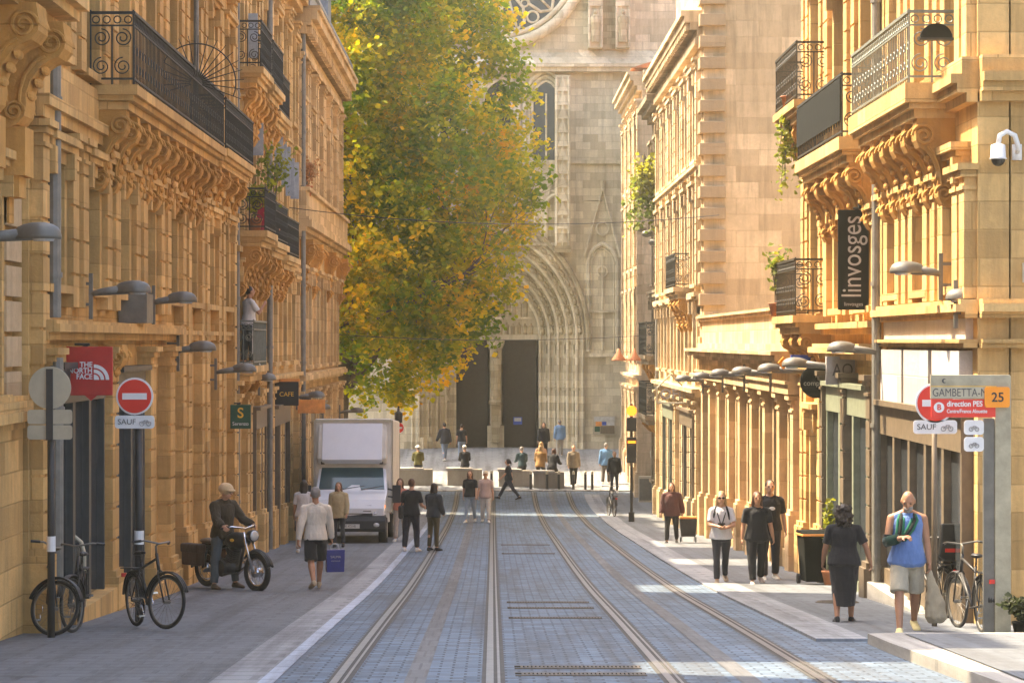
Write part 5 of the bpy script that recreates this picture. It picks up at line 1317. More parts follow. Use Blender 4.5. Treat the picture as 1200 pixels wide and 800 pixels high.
# ------------------------------------------------------------------ bicycles
def bicycle(label, px, py, yaw, steer=0, frame='black', childseat=False, basket=False, Y=None, lean=0, k=1.0):
    Y = Y or Y_of(py); o = empty('bicycle', (X_of(px, Y), Y, gz(Y)+.012), 0, label, 'bicycle', 'parked bicycles')
    o.rotation_mode = 'ZYX'; o.rotation_euler = (-.045, R(lean), R(yaw))
    rw = .335
    def wheel(c, Mx, name='wheel'):
        g = MB(); g.torus((0, 0, 0), rw-.02, .021, 'x', 40, 8); g.v = [tuple(Mx @ Vector(p)+Vector(c)) for p in g.v]; w = g.build(name, M['rubber'], o, True)
        g = MB(); g.torus((0, 0, 0), rw-.045, .011, 'x', 40, 6); g.v = [tuple(Mx @ Vector(p)+Vector(c)) for p in g.v]; g.build('rim', M['lampgrey'], w, True)
        g = MB()
        for i in range(24):
            a = 2*math.pi*i/24; g.tube([(.02*(-1)**i, .02*math.cos(a), .02*math.sin(a)), (0, (rw-.045)*math.cos(a+.2), (rw-.045)*math.sin(a+.2))], .0022, 3)
        g.tube([(-.05, 0, 0), (.05, 0, 0)], .022, 8); g.v = [tuple(Mx @ Vector(p)+Vector(c)) for p in g.v]; g.build('spokes', M['lampgrey'], w)
        return w
    I3 = Matrix.Identity(3)
    wheel((0, 0, rw), I3)
    hb, ht = Vector((0, .90, .70)), Vector((0, .84, .93)); ax = (ht-hb).normalized()
    SM = Matrix.Rotation(R(steer), 4, ax); SM = Matrix.Translation(hb) @ SM @ Matrix.Translation(-hb)
    fh = SM @ Vector((0, 1.06, rw)); wheel(fh, SM.to_3x3())
    g = MB(); bb, st = Vector((0, .43, .29)), Vector((0, .27, .80))
    g.tube([bb, st], .017, 8); g.tube([bb, hb], .02, 8); g.tube([st + Vector((0, .02, -.06)), ht + Vector((0, .01, -.06))], .017, 8); g.tube([hb, ht], .022, 8)
    for s in (.055, -.055): g.tube([(s, 0, rw), bb + Vector((s*.6, 0, 0))], .010, 6); g.tube([(s, 0, rw), st + Vector((s*.3, 0, -.05))], .009, 6)
    g.build('frame', M[frame], o, True)
    g = MB()
    for s in (.05, -.05): g.tube([SM @ Vector((s, 1.06, rw)), SM @ Vector((s, .93, .69)), SM @ Vector((s*.3, .90, .72))], .011, 6)
    g.build('fork', M[frame], o, True)
    g = MB(); P_ = lambda *a: SM @ Vector(a)
    g.tube([P_(0, .84, .92), P_(0, .82, 1.02), P_(0, .87, 1.05)], .014, 8); g.tube([P_(-.29, .74, 1.06), P_(-.2, .84, 1.08), P_(0, .88, 1.05), P_(.2, .84, 1.08), P_(.29, .74, 1.06)], .012, 8)
    hbar = g.build('handlebar', M['lampgrey'], o, True)
    g = MB(); g.tube([P_(-.30, .72, 1.06), P_(-.23, .81, 1.075)], .017, 8); g.tube([P_(.30, .72, 1.06), P_(.23, .81, 1.075)], .017, 8); g.build('grip', M['black'], hbar)
    g = MB(); g.ell((0, .23, .93), (.075, .11, .03), 12, 6); g.ell((0, .34, .935), (.03, .10, .025), 10, 6); g.tube([st, (0, .25, .92)], .013, 8); g.build('saddle', M['black'], o, True)
    g = MB(); g.torus(bb + Vector((.06, 0, 0)), .085, .008, 'x', 24, 5); g.tube([bb + Vector((.08, 0, 0)), bb + Vector((.085, .1, -.13))], .009, 6); g.tube([bb + Vector((-.08, 0, 0)), bb + Vector((-.085, -.1, .13))], .009, 6)
    g.box(.085, .17, .43+.06, .43+.14, .29-.145, .29-.12); g.box(-.17, -.085, .43-.14, .43-.06, .29+.12, .29+.145); g.tube([bb + Vector((.06, 0, .08)), (.06, 0, rw+.04)], .005, 4); g.tube([bb + Vector((.06, 0, -.08)), (.06, 0, rw-.04)], .005, 4); g.build('crankset', M['chrome'], o)
    g = MB()
    for c, sw in ((Vector((0, 0, rw)), None), (fh, SM)):
        pts = [Vector((0, math.cos(R(a))*(rw+.03), math.sin(R(a))*(rw+.03))) for a in range(20, 171, 10)]
        g = MB()
        for s in (-.028, 0, .028): g.tube([c + ((sw.to_3x3() if sw else I3) @ (p + Vector((s, 0, 0)))) for p in pts], .014, 5)
        g.build('mudguard', M[frame], o, True)
    g = MB(); g.box(-.03, .03, -.40, -.37, .62, .67); g.build('rear_reflector', M['red'], o)
    g = MB(); g.box(-.06, .06, -.34, .14, .73, .745); g.tube([(.05, -.1, .73), (.05, 0, rw)], .007, 5); g.tube([(-.05, -.1, .73), (-.05, 0, rw)], .007, 5); g.build('luggage_rack', M['black'], o)
    if childseat:
        g = MB(); g.prism([(-.20, .86), (-.16, 1.28), (.16, 1.28), (.20, .86), (.12, .78), (-.12, .78)], 1, -.30, -.22); g.box(-.17, .17, -.22, .10, .78, .86); g.box(-.2, -.16, -.25, .0, .86, 1.1); g.box(.16, .2, -.25, .0, .86, 1.1); c_ = g.build('child_seat', M['black'], o, bevel=.02)
        g = MB(); g.box(-.12, .12, -.312, -.30, .90, .95); g.build('reflector_strip', M['red'], c_)
    if basket:
        g = MB(); g.lathe([(.15, 0), (.2, .26), (.21, .27)], (0, 1.02, .82), 16); g.build('basket', M['browndoor'], o)
    return o
bicycle('dark bicycle with front wheel turned sideways beside the sign back post at left', 577-5.55*3000/31.7, 741, -166, 55, Y=31.7)
bicycle('black bicycle half hidden behind another bicycle against the left wall', 577-5.22*3000/32.4, 733, -176, -20, Y=32.4, lean=3)
bicycle('dark bicycle leaning on the no entry post by the left wall', 160, 722, -152, 22, Y=32.5, lean=-3, frame='black')
bicycle('bicycle seen end on beside the pale tram stop post at right', 1152, 744, 6, 6, frame='polegrey', Y=30.9)
bicycle('bicycle with dark child seat and red reflectors against the right shopfront', 1108, 718, 12, -15, childseat=True, Y=34.2)
bicycle('distant bicycle parked upright beside the traffic signal', 720, 604, 8, 0, Y=Y_of(606))
# ------------------------------------------------------------------ vintage motorcycle
Y = Y_of(690); o = empty('motorcycle', (X_of(243, Y+.5), Y+.5, gz(Y)), R(-136), 'dark vintage motorcycle with brown saddlebag parked by the left wall under the helmeted rider', 'motorcycle'); moto = o
rw = .335
for yy, nm in ((0, 'rear'), (1.38, 'front')):
    g = MB(); g.torus((0, yy, rw), rw-.05, .052, 'x', 40, 10); w = g.build('wheel', M['rubber'], o, True)
    g = MB(); g.torus((0, yy, rw), rw-.10, .022, 'x', 36, 6); g.tube([(-.07, yy, rw), (.07, yy, rw)], .085, 16); g.build('rim', M['chrome'], w, True)
    g = MB()
    for i in range(20): a = 2*math.pi*i/20; g.tube([(.05*(-1)**i, yy+.07*math.cos(a), rw+.07*math.sin(a)), (0, yy+(rw-.1)*math.cos(a+.3), rw+(rw-.1)*math.sin(a+.3))], .004, 3)
    g.build('spokes', M['chrome'], w)
    g = MB(); pts = [(0, yy+math.cos(R(a))*(rw+.045), rw+math.sin(R(a))*(rw+.045)) for a in (range(20, 150, 10) if yy else range(30, 190, 10))]
    for s in (-.05, -.025, 0, .025, .05): g.tube([(s, p[1], p[2]-abs(s)*.5) for p in pts], .02, 6)
    g.build('mudguard', M['black'], o, True)
g = MB()
for s in (-.085, .085): g.tube([(s, 1.38, rw), (s, 1.18, .80), (s*.9, 1.10, 1.0)], [.03, .032, .028], 8)
g.build('fork', M['chrome'], o, True)
g = MB(); g.ell((0, .86, .85), (.16, .30, .145), 18, 12); g.ell((0, .72, .82), (.11, .22, .10), 14, 10); t = g.build('fuel_tank', M['black'], o, True)
g = MB(); g.ell((-.148, .88, .86), (.02, .06, .03), 12, 8); g.ell((.148, .88, .86), (.02, .06, .03), 12, 8); g.build('tank_badge', M['yellow'], t, True); t.children[0].scale = (1, 1, 1)
g = MB(); g.ell((0, .62, .40), (.17, .22, .15), 14, 10); g.tube([(-.19, .60, .38), (.19, .60, .38)], .12, 16); g.tube([(0, .70, .45), (0, .80, .72)], .10, 14); [g.tube([(0, .70+i*.014, .48+i*.033), (0, .704+i*.014, .488+i*.033)], .135, 16) for i in range(7)]; g.build('engine', M['polegrey'], o)
g = MB(); g.tube([(-.12, .78, .62), (-.18, .86, .4), (-.2, .6, .25), (-.2, .1, .28), (-.2, -.35, .33)], [.022, .025, .03, .045, .045], 10); g.build('exhaust', M['chrome'], o, True)
g = MB(); g.tube([(0, 1.08, .95), (0, .9, .35), (0, .4, .22), (0, 0, rw)], .028, 8); g.tube([(0, 1.05, .88), (0, .4, .70), (0, -.1, .62)], .028, 8)
for s in (-.1, .1): g.tube([(s, 0, rw), (s, .12, .68)], .022, 8)
g.build('frame', M['black'], o, True)
g = MB(); g.ell((0, .36, .80), (.15, .21, .06), 16, 8); g.ell((0, .02, .80), (.13, .17, .05), 14, 8); g.build('seat', M['browndoor'], o, True)
for s in (-1, 1):
    g = MB(); g.box(s*.14, s*.32, -.34, .14, .38, .74); b = g.build('saddlebag', ck((.07,.035,.018), 'brown_leather'), o, bevel=.04)
    g = MB(); g.box(s*.13, s*.335, -.35, .15, .60, .755); g.build('flap', ck((.055,.028,.015), 'brown_leather_flap'), b, bevel=.03)
g = MB(); g.tube([(-.36, .86, 1.06), (-.24, .98, 1.10), (0, 1.06, 1.06), (.24, .98, 1.10), (.36, .86, 1.06)], .016, 8); h_ = g.build('handlebar', M['chrome'], o, True)
g = MB(); g.tube([(-.37, .85, 1.06), (-.27, .955, 1.09)], .022, 8); g.tube([(.37, .85, 1.06), (.27, .955, 1.09)], .022, 8); g.build('grip', M['black'], h_)
g = MB(); g.lathe([(.03, -.14), (.085, -.08), (.105, .02), (.10, .045)], (0, 0, 0), 18, Matrix.Rotation(R(-90), 3, 'X')); shift(g, 0, 1.26, .95); l_ = g.build('headlight', M['black'], o, True)
g = MB(); g.ell((0, 1.30, .95), (.092, .035, .092), 16, 8); g.build('lens', M['lens'], l_, True)
g = MB(); g.box(-.05, .05, -.38, -.34, .55, .61); g.build('tail_light', M['red'], o)

# ------------------------------------------------------------------ box truck
Y = 67.2; o = empty('box_truck', (-3.74, Y, gz(Y+2)+.05), 0, 'white box truck with lit amber indicator parked along the left side', 'truck', tilt=math.atan(slope(Y+3))); truck = o
g = MB(); g.box(-1.02, 1.06, 1.15, 6.6, .82, 3.32); bx_ = g.build('cargo_box', M['boxwhite'], o, bevel=.05)
g = MB()
for x_ in (-1.03, 1.07): g.box(x_-.012, x_+.012, 1.2, 6.55, .80, .9); g.box(x_-.012, x_+.012, 1.14, 1.22, .9, 3.28)
g.box(-1.0, 1.04, 1.12, 1.16, 3.22, 3.30); g.build('box_trim', M['signback'], bx_)
# cab: cross-section lofted
g = MB(); prof = [(0.0, .55), (-.02, .95), (.10, 1.18), (.42, 1.32), (.72, 1.40), (1.18, 2.02), (1.30, 2.10), (2.0, 2.12), (2.0, .55)]
def cabx(y, z): return .97 - max(0, z-1.2)*.10 - max(0, .3-y)*.22
vs = [(-cabx(y, z), y, z) for y, z in prof] + [(-cabx(y, z)*.0 , y-(.03 if y < 1 else 0), z+.0) for y, z in prof] + [(cabx(y, z), y, z) for y, z in prof]
n = len(prof); fs = [tuple(range(n)), tuple(range(3*n-1, 2*n-1, -1))]
for i in range(n-1): fs += [(i, i+1, n+i+1, n+i), (n+i, n+i+1, 2*n+i+1, 2*n+i)]
g.add(vs, fs); cab = g.build('cab', M['vanwhite'], o, bevel=.025)
g = MB(); a0, a1 = (.745, 1.43), (1.165, 2.0)
def ws(t, s, off=.02): y, z = a0[0]+(a1[0]-a0[0])*t, a0[1]+(a1[1]-a0[1])*t; return (s*(cabx(y, z)-.075), y-off*.82, z+off*.57)
g.add([ws(0, -1), ws(0, 1), ws(1, 1), ws(1, -1), ws(0, -1, -.02), ws(0, 1, -.02), ws(1, 1, -.02), ws(1, -1, -.02)], [(0,1,2,3),(4,7,6,5),(0,4,5,1),(1,5,6,2),(2,6,7,3),(3,7,4,0)]); wsn = g.build('windscreen', M['windscreen'], o)
g = MB()
for x_, e in ((-.35, .35), (.25, .85)): g.tube([(x_, .70, 1.43), (e, .80, 1.53)], .012, 5)
g.build('wiper', M['black'], wsn)
for s in (-1, 1):
    g = MB(); g.add([(s*(.985), 1.0, 1.42), (s*.985, 1.75, 1.42), (s*.915, 1.75, 1.98), (s*.92, 1.35, 1.98)], [(0,1,2,3)]); g.add([(s*(.975), 1.0, 1.42), (s*.975, 1.75, 1.42), (s*.905, 1.75, 1.98), (s*.91, 1.35, 1.98)], [(0,1,2,3)]); g.build('side_window', M['windscreen'], o)
g = MB(); g.prism([(.98, 2.11), (.80, 2.22), (1.13, 3.2), (1.16, 3.2), (1.16, 2.11)], 0, -.80, .80); dfl = g.build('air_deflector', M['vanwhite'], o, bevel=.06, seg=3)
g = MB(); g.prism([(1.0, 2.12), (.92, 2.2), (.86, 2.24), (1.14, 3.18), (1.14, 2.12)], 0, -.93, .93); g.build('deflector_side', M['boxwhite'], o, bevel=.05)
g = MB(); g.prism([(-.06, .34), (-.12, .42), (-.12, .62), (-.05, .74), (.06, .80), (.06, .34)], 0, -.95, .95); bp = g.build('bumper', M['bumper'], o, bevel=.03)
g = MB(); g.prism([(-.045, .74), (.03, 1.05), (.1, 1.05), (.1, .74)], 0, -.60, .60); gr = g.build('grille', M['bumper'], o, bevel=.015)
g = MB(); [g.box(-.56, .56, -.035+i*.02-.02, .02+i*.02, .80+i*.07, .82+i*.07) for i in range(4)]; g.build('grille_bar', M['black'], gr)
g = MB(); g.box(-.26, .26, -.14, -.121, .43, .54); pl_ = g.build('number_plate', M['plate'], o)
text('DK 472 HB', .09, 'darktext', pl_, (0, -.143, .485), sx=.75)
for s in (-1, 1):
    g = MB(); vs = [(s*.62, -.035, .78), (s*.92, .08, .84), (s*.94, .22, 1.16), (s*.70, .10, 1.10)]
    g.add([Vector(v)+Vector((0, -.03, .01)) for v in vs] + [Vector(v)+Vector((0, .05, -.02)) for v in vs], [(0,1,2,3),(7,6,5,4),(0,4,5,1),(1,5,6,2),(2,6,7,3),(3,7,4,0)]); hl = g.build('headlight', M['lens'], o, bevel=.015)
    g = MB(); g.ell((s*.86, .06, 1.0), (.07, .04, .07), 12, 8); q = g.build('indicator', M['indicator'] if s > 0 else M['orange'], hl, True)
    g = MB(); g.ell((s*.70, -.12, .52), (.08, .03, .055), 12, 8); g.build('fog_light', M['lens'], bp, True)
    g = MB(); g.tube([(s*.95, .95, 1.45), (s*1.16, .90, 1.40)], .025, 6); g.tube([(s*.95, .95, 1.25), (s*1.16, .90, 1.22)], .025, 6); g.box(s*1.08, s*1.30, .84, .93, 1.08, 1.55); g.build('wing_mirror', M['bumper'], o, bevel=.03)
    g = MB(); g.lathe([(.05, 2.1), (.055, 2.16), (.04, 2.2)], (s*.78, .98, 0), 12); g.build('roof_marker', M['black'], o)
    for yy in (.75, 4.9):
        g = MB(); g.lathe([(.2, -.1), (.33, -.11), (.36, -.06), (.36, .06), (.33, .11), (.2, .1)], (0, 0, 0), 28, Matrix.Rotation(R(90), 3, 'Y')); shift(g, s*.84, yy, .36); w = g.build('wheel', M['rubber'], o, True)
        g = MB(); g.lathe([(.06, -.11), (.2, -.105), (.2, .105), (.06, .11)], (0, 0, 0), 20, Matrix.Rotation(R(90), 3, 'Y')); shift(g, s*.845, yy, .36); g.build('rim', M['signback'], w)
g = MB(); g.box(-.85, .85, .3, 6.4, .5, .8); g.build('chassis', M['black'], o)

# ------------------------------------------------------------------ street furniture
for i, (a, b_, py, Y) in enumerate(((464, 507, 541, 108.0), (523, 565, 542, 108.0), (583, 622, 544, 107.6), (624, 661, 546, 107.0))):
    o = empty('stone_bench', (X_of((a+b_)/2, Y), Y, gz(Y)+.05), 0, ['pale stone block bench beside the truck, leftmost on the plaza', 'pale stone block bench under the seated person in black', 'pale stone block bench behind the striding person', 'pale stone block bench nearest the walking person in beige'][i], 'bench', 'stone benches on the plaza')
    w = (b_-a)*Y/F; g = MB(); g.box(-w/2+.05, w/2-.05, -.3, .35, -.1, .62); g.build('base', M['bench'], o, bevel=.02); g = MB(); g.box(-w/2, w/2-.4, -.36, .4, .622, .72); g.build('seat', M['panel'], o, bevel=.015)  # whiter seat slab paints the sunlit top of the block
    g = MB(); g.box(w/2-.38, w/2, -.34, .38, -.1, .66); g.build('end_block', M['bench'], o, bevel=.02)
for i, (px, py, Y) in enumerate(((576, 561, 106.6), (622, 565, 106.4), (641, 566, 106.4), (655, 567, 106.4), (672, 569, 106.3), (686, 571, 106.3), (694, 572, 106.3))):
    Yb = Y; o = empty('bollard', (X_of(px, Yb), Yb, gz(Yb)+.05), 0, ['slim bollard left of the striding person, first of the plaza row', 'slim bollard in front of the third stone bench', 'slim bollard at the middle of the fourth stone bench', 'slim bollard at the right end of the fourth stone bench', 'slim bollard at the feet of the person in beige', 'slim bollard, second from the right in the plaza row', 'slim bollard at the right end of the plaza row'][i], 'bollard', 'bollards along the plaza edge')
    g = MB(); g.lathe([(.055, -.1), (.055, .62)], (0, 0, 0), 12); g.build('post', M['polegrey'], o); g = MB(); g.lathe([(.056, .624), (.06, .66), (.05, .74), (.02, .77)], (0, 0, 0), 12); g.build('cap', M['signback'], o)
Y = Y_of(686); o = empty('wheelie_bin', (X_of(952, Y), Y, gz(Y)+.03), R(8), 'dark grey wheelie bin with orange edged lid against the right shopfronts', 'bin')
g = MB(); vs = [(-.21,-.24,.06),(.21,-.24,.06),(.21,.24,.06),(-.21,.24,.06),(-.27,-.30,.86),(.27,-.30,.86),(.27,.30,.86),(-.27,.30,.86)]; g.add(vs, [(3,2,1,0),(4,5,6,7),(0,1,5,4),(1,2,6,5),(2,3,7,6),(3,0,4,7)]); g.build('body', M['dark'], o, bevel=.02)
g = MB(); g.box(-.30, .30, -.33, .33, .862, .90); g.build('lid_rim', M['orange2'], o, bevel=.01); g = MB(); g.prism([(-.32, .902), (.32, .902), (.28, .95), (-.2, .96)], 0, -.29, .29); g.build('lid', M['dark'], o, bevel=.01)
bin_root = o; o.scale = (.82, .82, 1)
for s in (-1, 1): g = MB(); g.tube([(s*.22, .22, .09), (s*.28, .22, .09)], .09, 14); g.build('wheel', M['rubber'], o)
plant('shop_plant', 'tall plant with white and yellow flowers between the bin and the shop door', (X_of(973, 45), 45.0, gz(45)+.03), 170, .15, 1.2, LEAFG, .08, .15, stems=8)
tag(plant('shop_plant', 'low dark shrub in a pot at the right edge by the tram stop post', (X_of(1196, 30.2), 30.2, gz(30.2)+.03), 260, .17, .26, leafmat('dark_shrub_leaves', [(.02,.03,.012),(.04,.05,.02),(.09,.09,.04)]), .07, .10, potm='dark', stems=10))
Y = Y_of(632); o = empty('rubbish_bin', (X_of(346, Y), Y, gz(Y)), 0, 'black street litter bin against the left wall beside the truck', 'bin')
g = MB(); g.lathe([(.18, 0), (.2, .02), (.23, .62), (.2, .64)], (0, 0, 0), 16); g.build('body', M['black'], o, True); g = MB(); g.lathe([(.24, .70), (.24, .78), (.12, .84)], (0, 0, 0), 16); g.tube([(.18, 0, .6), (.18, 0, .74)], .02, 6); g.tube([(-.18, 0, .6), (-.18, 0, .74)], .02, 6); g.build('lid', M['dark'], o, True)
Y = 33.9; o = empty('advert_stand', (X_of(79, Y), Y, gz(Y)+.14), R(12), 'grey rounded pavement stand in the left shop doorway behind the bicycles', 'pavement stand')
g = MB(); pr = [(-.22, 0), (-.22, .75), (-.18, .9), (-.09, .98), (.09, .98), (.18, .9), (.22, .75), (.22, 0)]
g.tube([(p[0], 0, p[1]) for p in pr], .028, 8); g.build('frame', M['signback'], o, True); g = MB(); g.prism([(p[0]*.9, .08+p[1]*.82) for p in pr], 1, -.012, .012); g.build('panel', M['lampgrey'], o)
g = MB(); g.prism([(-.09, .84), (.09, .84), (.09, .88), (-.09, .88)], 1, -.03, -.013); g.build('handle', M['dark'], o)
o, Y2 = post_sign(467, 610, 492, 'distant no entry sign on a post right of the white truck', .05, band=False, Y=92.0)
no_entry(o, 0, Z_of(501, 92.0)-gz(92.0), .21); g = MB(); hh = Z_of(492, 92.0)-gz(92.0); g.lathe([(.13, hh-.1), (.15, hh+.25), (.05, hh+.32), (.03, hh+.5)], (0, 0, 0), 8); g.build('lantern', M['polegrey'], o)
Y = 101.5; o = empty('white_post', (X_of(765, Y), Y, gz(Y)), 0, 'pale slim post with bulb top before the dark side wall at far right', 'post')
g = MB(); g.lathe([(.1, 0), (.07, .1), (.06, 1.7), (.09, 1.75), (.12, 1.95), (.05, 2.1)], (0, 0, 0), 12); g.build('post', M['signback'], o, True)
o = empty('utility_box', (X_of(757, 101), 101, gz(101)), R(-12), 'pale leaning utility board at the foot of the far right corner house', 'cabinet')
g = MB(); g.box(-.28, .28, -.12, .12, 0, 1.05); g.build('body', M['signback'], o, bevel=.02); g = MB(); g.box(-.24, .24, -.135, -.121, .1, .95); g.build('door', M['lampgrey'], o)
# ------------------------------------------------------------------ people
BK = (.022, .022, .024); DK = (.035, .036, .045)
Pp = {}
# man with arm sling, nearest on the right
J = person('bald bearded man in blue sleeveless shirt with a green arm sling', 1063, 742, 1.79, 176, det=2, top=('sleeveless', (.13,.22,.46), 'shirt'), hem=-.10,
  legsw=('shorts', (.42,.37,.27), 'shorts'), hair=('bald', 'hairgrey'), skin='skin2', beard=True, arms=((16, 12, 88), (2, 9, 8)), inward=(52, 0), legs=((20, 4, 2), (-14, 18, 2)), head=(26, -8), lean=4, shoe=(.62,.52,.25), belly=.05, build=1.03)
T, L = J['Tl'], J['local']; rt = J['root']
gs = ck((.012,.04,.026), 'green_sling'); fr = L['elR'].lerp(L['wrR'], .55)
g = MB(); e, w = L['elR'], L['wrR']
g.tube([e + (e-w)*.08, e.lerp(w, .3), e.lerp(w, .75)], [.062, .066, .056], 14); sl = g.build('arm_sling', gs, rt, True)
g = MB(); g.tube([T(.50, .075, -.07), T(.525, .07, .02), T(.46, .085, .112), T(.34, .10, .162), T(.22, .12, .168)], .022, 6); g.tube([T(.50, -.075, -.07), T(.525, -.07, .02), T(.46, -.075, .112), T(.36, -.02, .172), T(.22, .08, .172)], .022, 6); g.build('strap_core', ck((.015,.02,.018), 'black_sling'), sl, True)
g = MB()
for off in (-.035, .035):
    g.tube([T(.50, .075+off*.6, -.07), T(.52, .07+off*.6, .02), T(.46, .085+off, .105), T(.34, .10+off, .155), T(.22, .12+off, .16)], .017, 6)
    g.tube([T(.50, -.075+off*.6, -.07), T(.52, -.07+off*.6, .02), T(.46, -.075+off, .105), T(.36, -.02+off, .165), T(.22, .08+off, .165)], .017, 6)
g.tube([T(.18, .02, .15), T(.20, -.12, .10), T(.24, -.17, .02)], .014, 6)
g.build('sling_strap', ck((.02,.14,.075), 'sling_strap_green'), sl, True)
g = MB(); 
for t in (.08, .34): q = L['shR'].lerp(L['elR'], .62+t*.9); g.tube([q, q.lerp(L['elR'], .12)+Vector((0,0,-.02))], .058, 12)
g.build('arm_brace', ck((.02,.02,.02), 'black_brace'), rt)
h = J['handL']; o = empty('plastic_bag', h, 0, 'crumpled beige carrier bag hanging from the hand of the man with the sling', 'bag')
g = MB(); loftx(g, [(Vector((.0, 0, .02)), Vector((.02,0,0)), Vector((0,.015,0))), (Vector((.01, 0, -.14)), Vector((.06,0,0)), Vector((0,.04,0))), (Vector((.05, 0, -.36)), Vector((.12,0,0)), Vector((0,.08,0))), (Vector((.07, 0, -.55)), Vector((.15,0,0)), Vector((0,.10,0))), (Vector((.07, 0, -.62)), Vector((.09,0,0)), Vector((0,.07,0)))], 14)
obj('bag', remeshed(g, 'bag', .014, ck((.40,.33,.22), 'beige_bag'), 1, .025, 4), o)
# woman in black seen from behind
person('woman in black with curly dark hair seen from behind, near the wheelie bin', 989, 730, 1.52, -6, det=2, top=('tee', BK, 'top'), legsw=('skirt', (.02,.02,.022), 'long_skirt'), hair=('curly', 'hairdark'), skin='skin2', arms=((-6, 26, 14), (8, 14, 12)), legs=((7, 2, 1), (-9, 14, 1)), shoe=BK, build=1.12, hem=-.09)
# woman with a camera
J = person('woman in white tee with sunglasses and a camera on her chest walking up at right', 845, 684, 1.66, 178, det=1, top=('tee', (.62,.60,.60), 'top'), hem=-.07, legsw=('slim', (.045,.045,.05), 'trousers'), hair=('bob', 'hairblond'), glasses=True, arms=((22, 8, 62), (18, 12, 60)), inward=(55, 60), legs=((14, 4, 0), (-13, 20, 0)), shoe=(.35,.28,.2))
T, rt = J['Tl'], J['root']; g = MB()
for s in (1, -1): g.tube([T(.52, s*.06, .0), T(.42, s*.075, .118), T(.28, s*.03, .145), T(.22, s*.02, .15)], .010, 5)
g.build('camera_strap', ck(BK, 'black_strap'), rt)
g = MB()
for s in (1, -1): g.tube([T(.52, s*.10, -.06), T(.54, s*.10, .02), T(.42, s*.135, .10), T(.26, s*.15, .06)], .018, 6)
g.build('backpack_strap', ck(BK, 'black_strap'), rt)
c = J['T'](.20, 0, .165); o = empty('photo_camera', c, R(178), 'small black camera hanging on the chest of the woman in white', 'camera'); g = MB(); g.box(-.065, .065, -.025, .025, -.045, .045); g.build('body', M['black'], o, bevel=.008); g = MB(); g.tube([(0, .02, 0), (0, .08, 0)], .035, 14); g.build('lens', M['dark'], o)
person('woman in black tee and black trousers walking beside the woman with the camera', 887, 685, 1.66, 184, det=1, top=('tee', BK, 'top'), hem=-.10, legsw=('trousers', BK, 'trousers'), hair=('bob', 'hairbrown'), skin='skin2', arms=((-4, 12, 14), (6, 12, 16)), legs=((15, 4, 2), (-12, 18, 2)), shoe=(.5,.42,.36), build=1.08)
J = person('man in black tee with a white chest mark walking behind two women at right', 902, 679, 1.86, 182, det=1, Y=47.3, top=('tee', BK, 'top'), legsw=('trousers', DK, 'trousers'), hair=('short', 'hairdark'), arms=((6, 10, 20), (-10, 12, 15)), build=1.05)
g = MB(); T = J['Tl']; g.ell(T(.34, -.02, .135), (.06, .012, .035), 10, 6); g.build('chest_mark', M['white'], J['root'])
J = person('older woman in maroon jacket pulling a shopping trolley by the right houses', 787, 637, 1.58, 172, det=1, top=('jacket', (.10,.045,.04), 'jacket'), legsw=('slim', BK, 'trousers'), hair=('bob', 'hairbrown'), arms=((4, 12, 25), (-18, 14, 10)), shoe=BK, build=1.12)
h = J['handL']; z0 = gz(h.y)+.03; o = empty('shopping_trolley', (h.x+.14, h.y+.1, z0), 0, 'dark two wheeled shopping trolley with orange top behind the older woman', 'trolley')
g = MB(); g.prism([(-.19, .16), (.19, .16), (.23, .62), (-.23, .62)], 1, -.13, .13); b = g.build('bag', ck((.05,.05,.05), 'trolley_bag'), o, bevel=.03); g = MB(); g.box(-.23, .23, -.14, .14, .622, .68); g.build('flap', M['orange2'], b, bevel=.02)
g = MB(); [g.tube([(s*.16, .02, .02), (s*.19, .10, .66), (s*.1, .0, .78)], .012, 6) for s in (1, -1)]; g.build('frame', M['iron'], o)
for s in (1, -1): g = MB(); g.torus((s*.2, 0, .075), .06, .015, 'x', 18, 6); g.build('wheel', M['rubber'], o)
# man with blue shopping bag, back view
J = person('grey haired man in pale sweatshirt and black shorts walking away with blue bag', 370, 690, 1.79, 14, det=2, top=('long', (.62,.57,.48), 'sweatshirt'), hem=-.06, legsw=('shorts', BK, 'shorts'), hair=('short', 'hairgrey'), skin='skin2', arms=((10, 14, 8), (-16, 16, 12)), legs=((24, 4, 2), (-20, 24, 2)), shoe=(.42,.33,.22), build=1.04)
h = J['handR']; o = empty('paper_bag', (h.x+.05, h.y, h.z-.03), R(14), 'dark blue paper shopping bag with faint lettering held by the man in black shorts', 'bag')
g = MB(); vs = [(-.15,-.065,-.46),(.15,-.065,-.46),(.15,.065,-.46),(-.15,.065,-.46),(-.16,-.07,-.08),(.16,-.07,-.08),(.16,.07,-.08),(-.16,.07,-.08)]; g.add(vs, [(3,2,1,0),(4,5,6,7),(0,1,5,4),(1,2,6,5),(2,3,7,6),(3,0,4,7)]); b = g.build('bag', plain('royal_blue_paper', (.025,.03,.20), .4), o)
text('SALMA', .06, 'greytext', b, (0, -.073, -.2)); text('BORDEAUX', .03, 'greytext', b, (0, -.073, -.27))
g = MB(); [g.tube([(-.07, s*.06, -.09), (-.05, s*.03, .02), (.05, s*.03, .02), (.07, s*.06, -.09)], .006, 5) for s in (1, -1)]; g.build('handle', M['paper'], o)
person('long haired woman in white top walking away partly behind the man in black shorts', 356, 647, 1.72, 0, det=1, top=('tee', (.58,.55,.52), 'top'), hem=-.08, legsw=('trousers', (.42,.36,.30), 'trousers'), hair=('long', 'hairdark'), skin='skin2', arms=((-8, 8, 12), (8, 8, 12)))
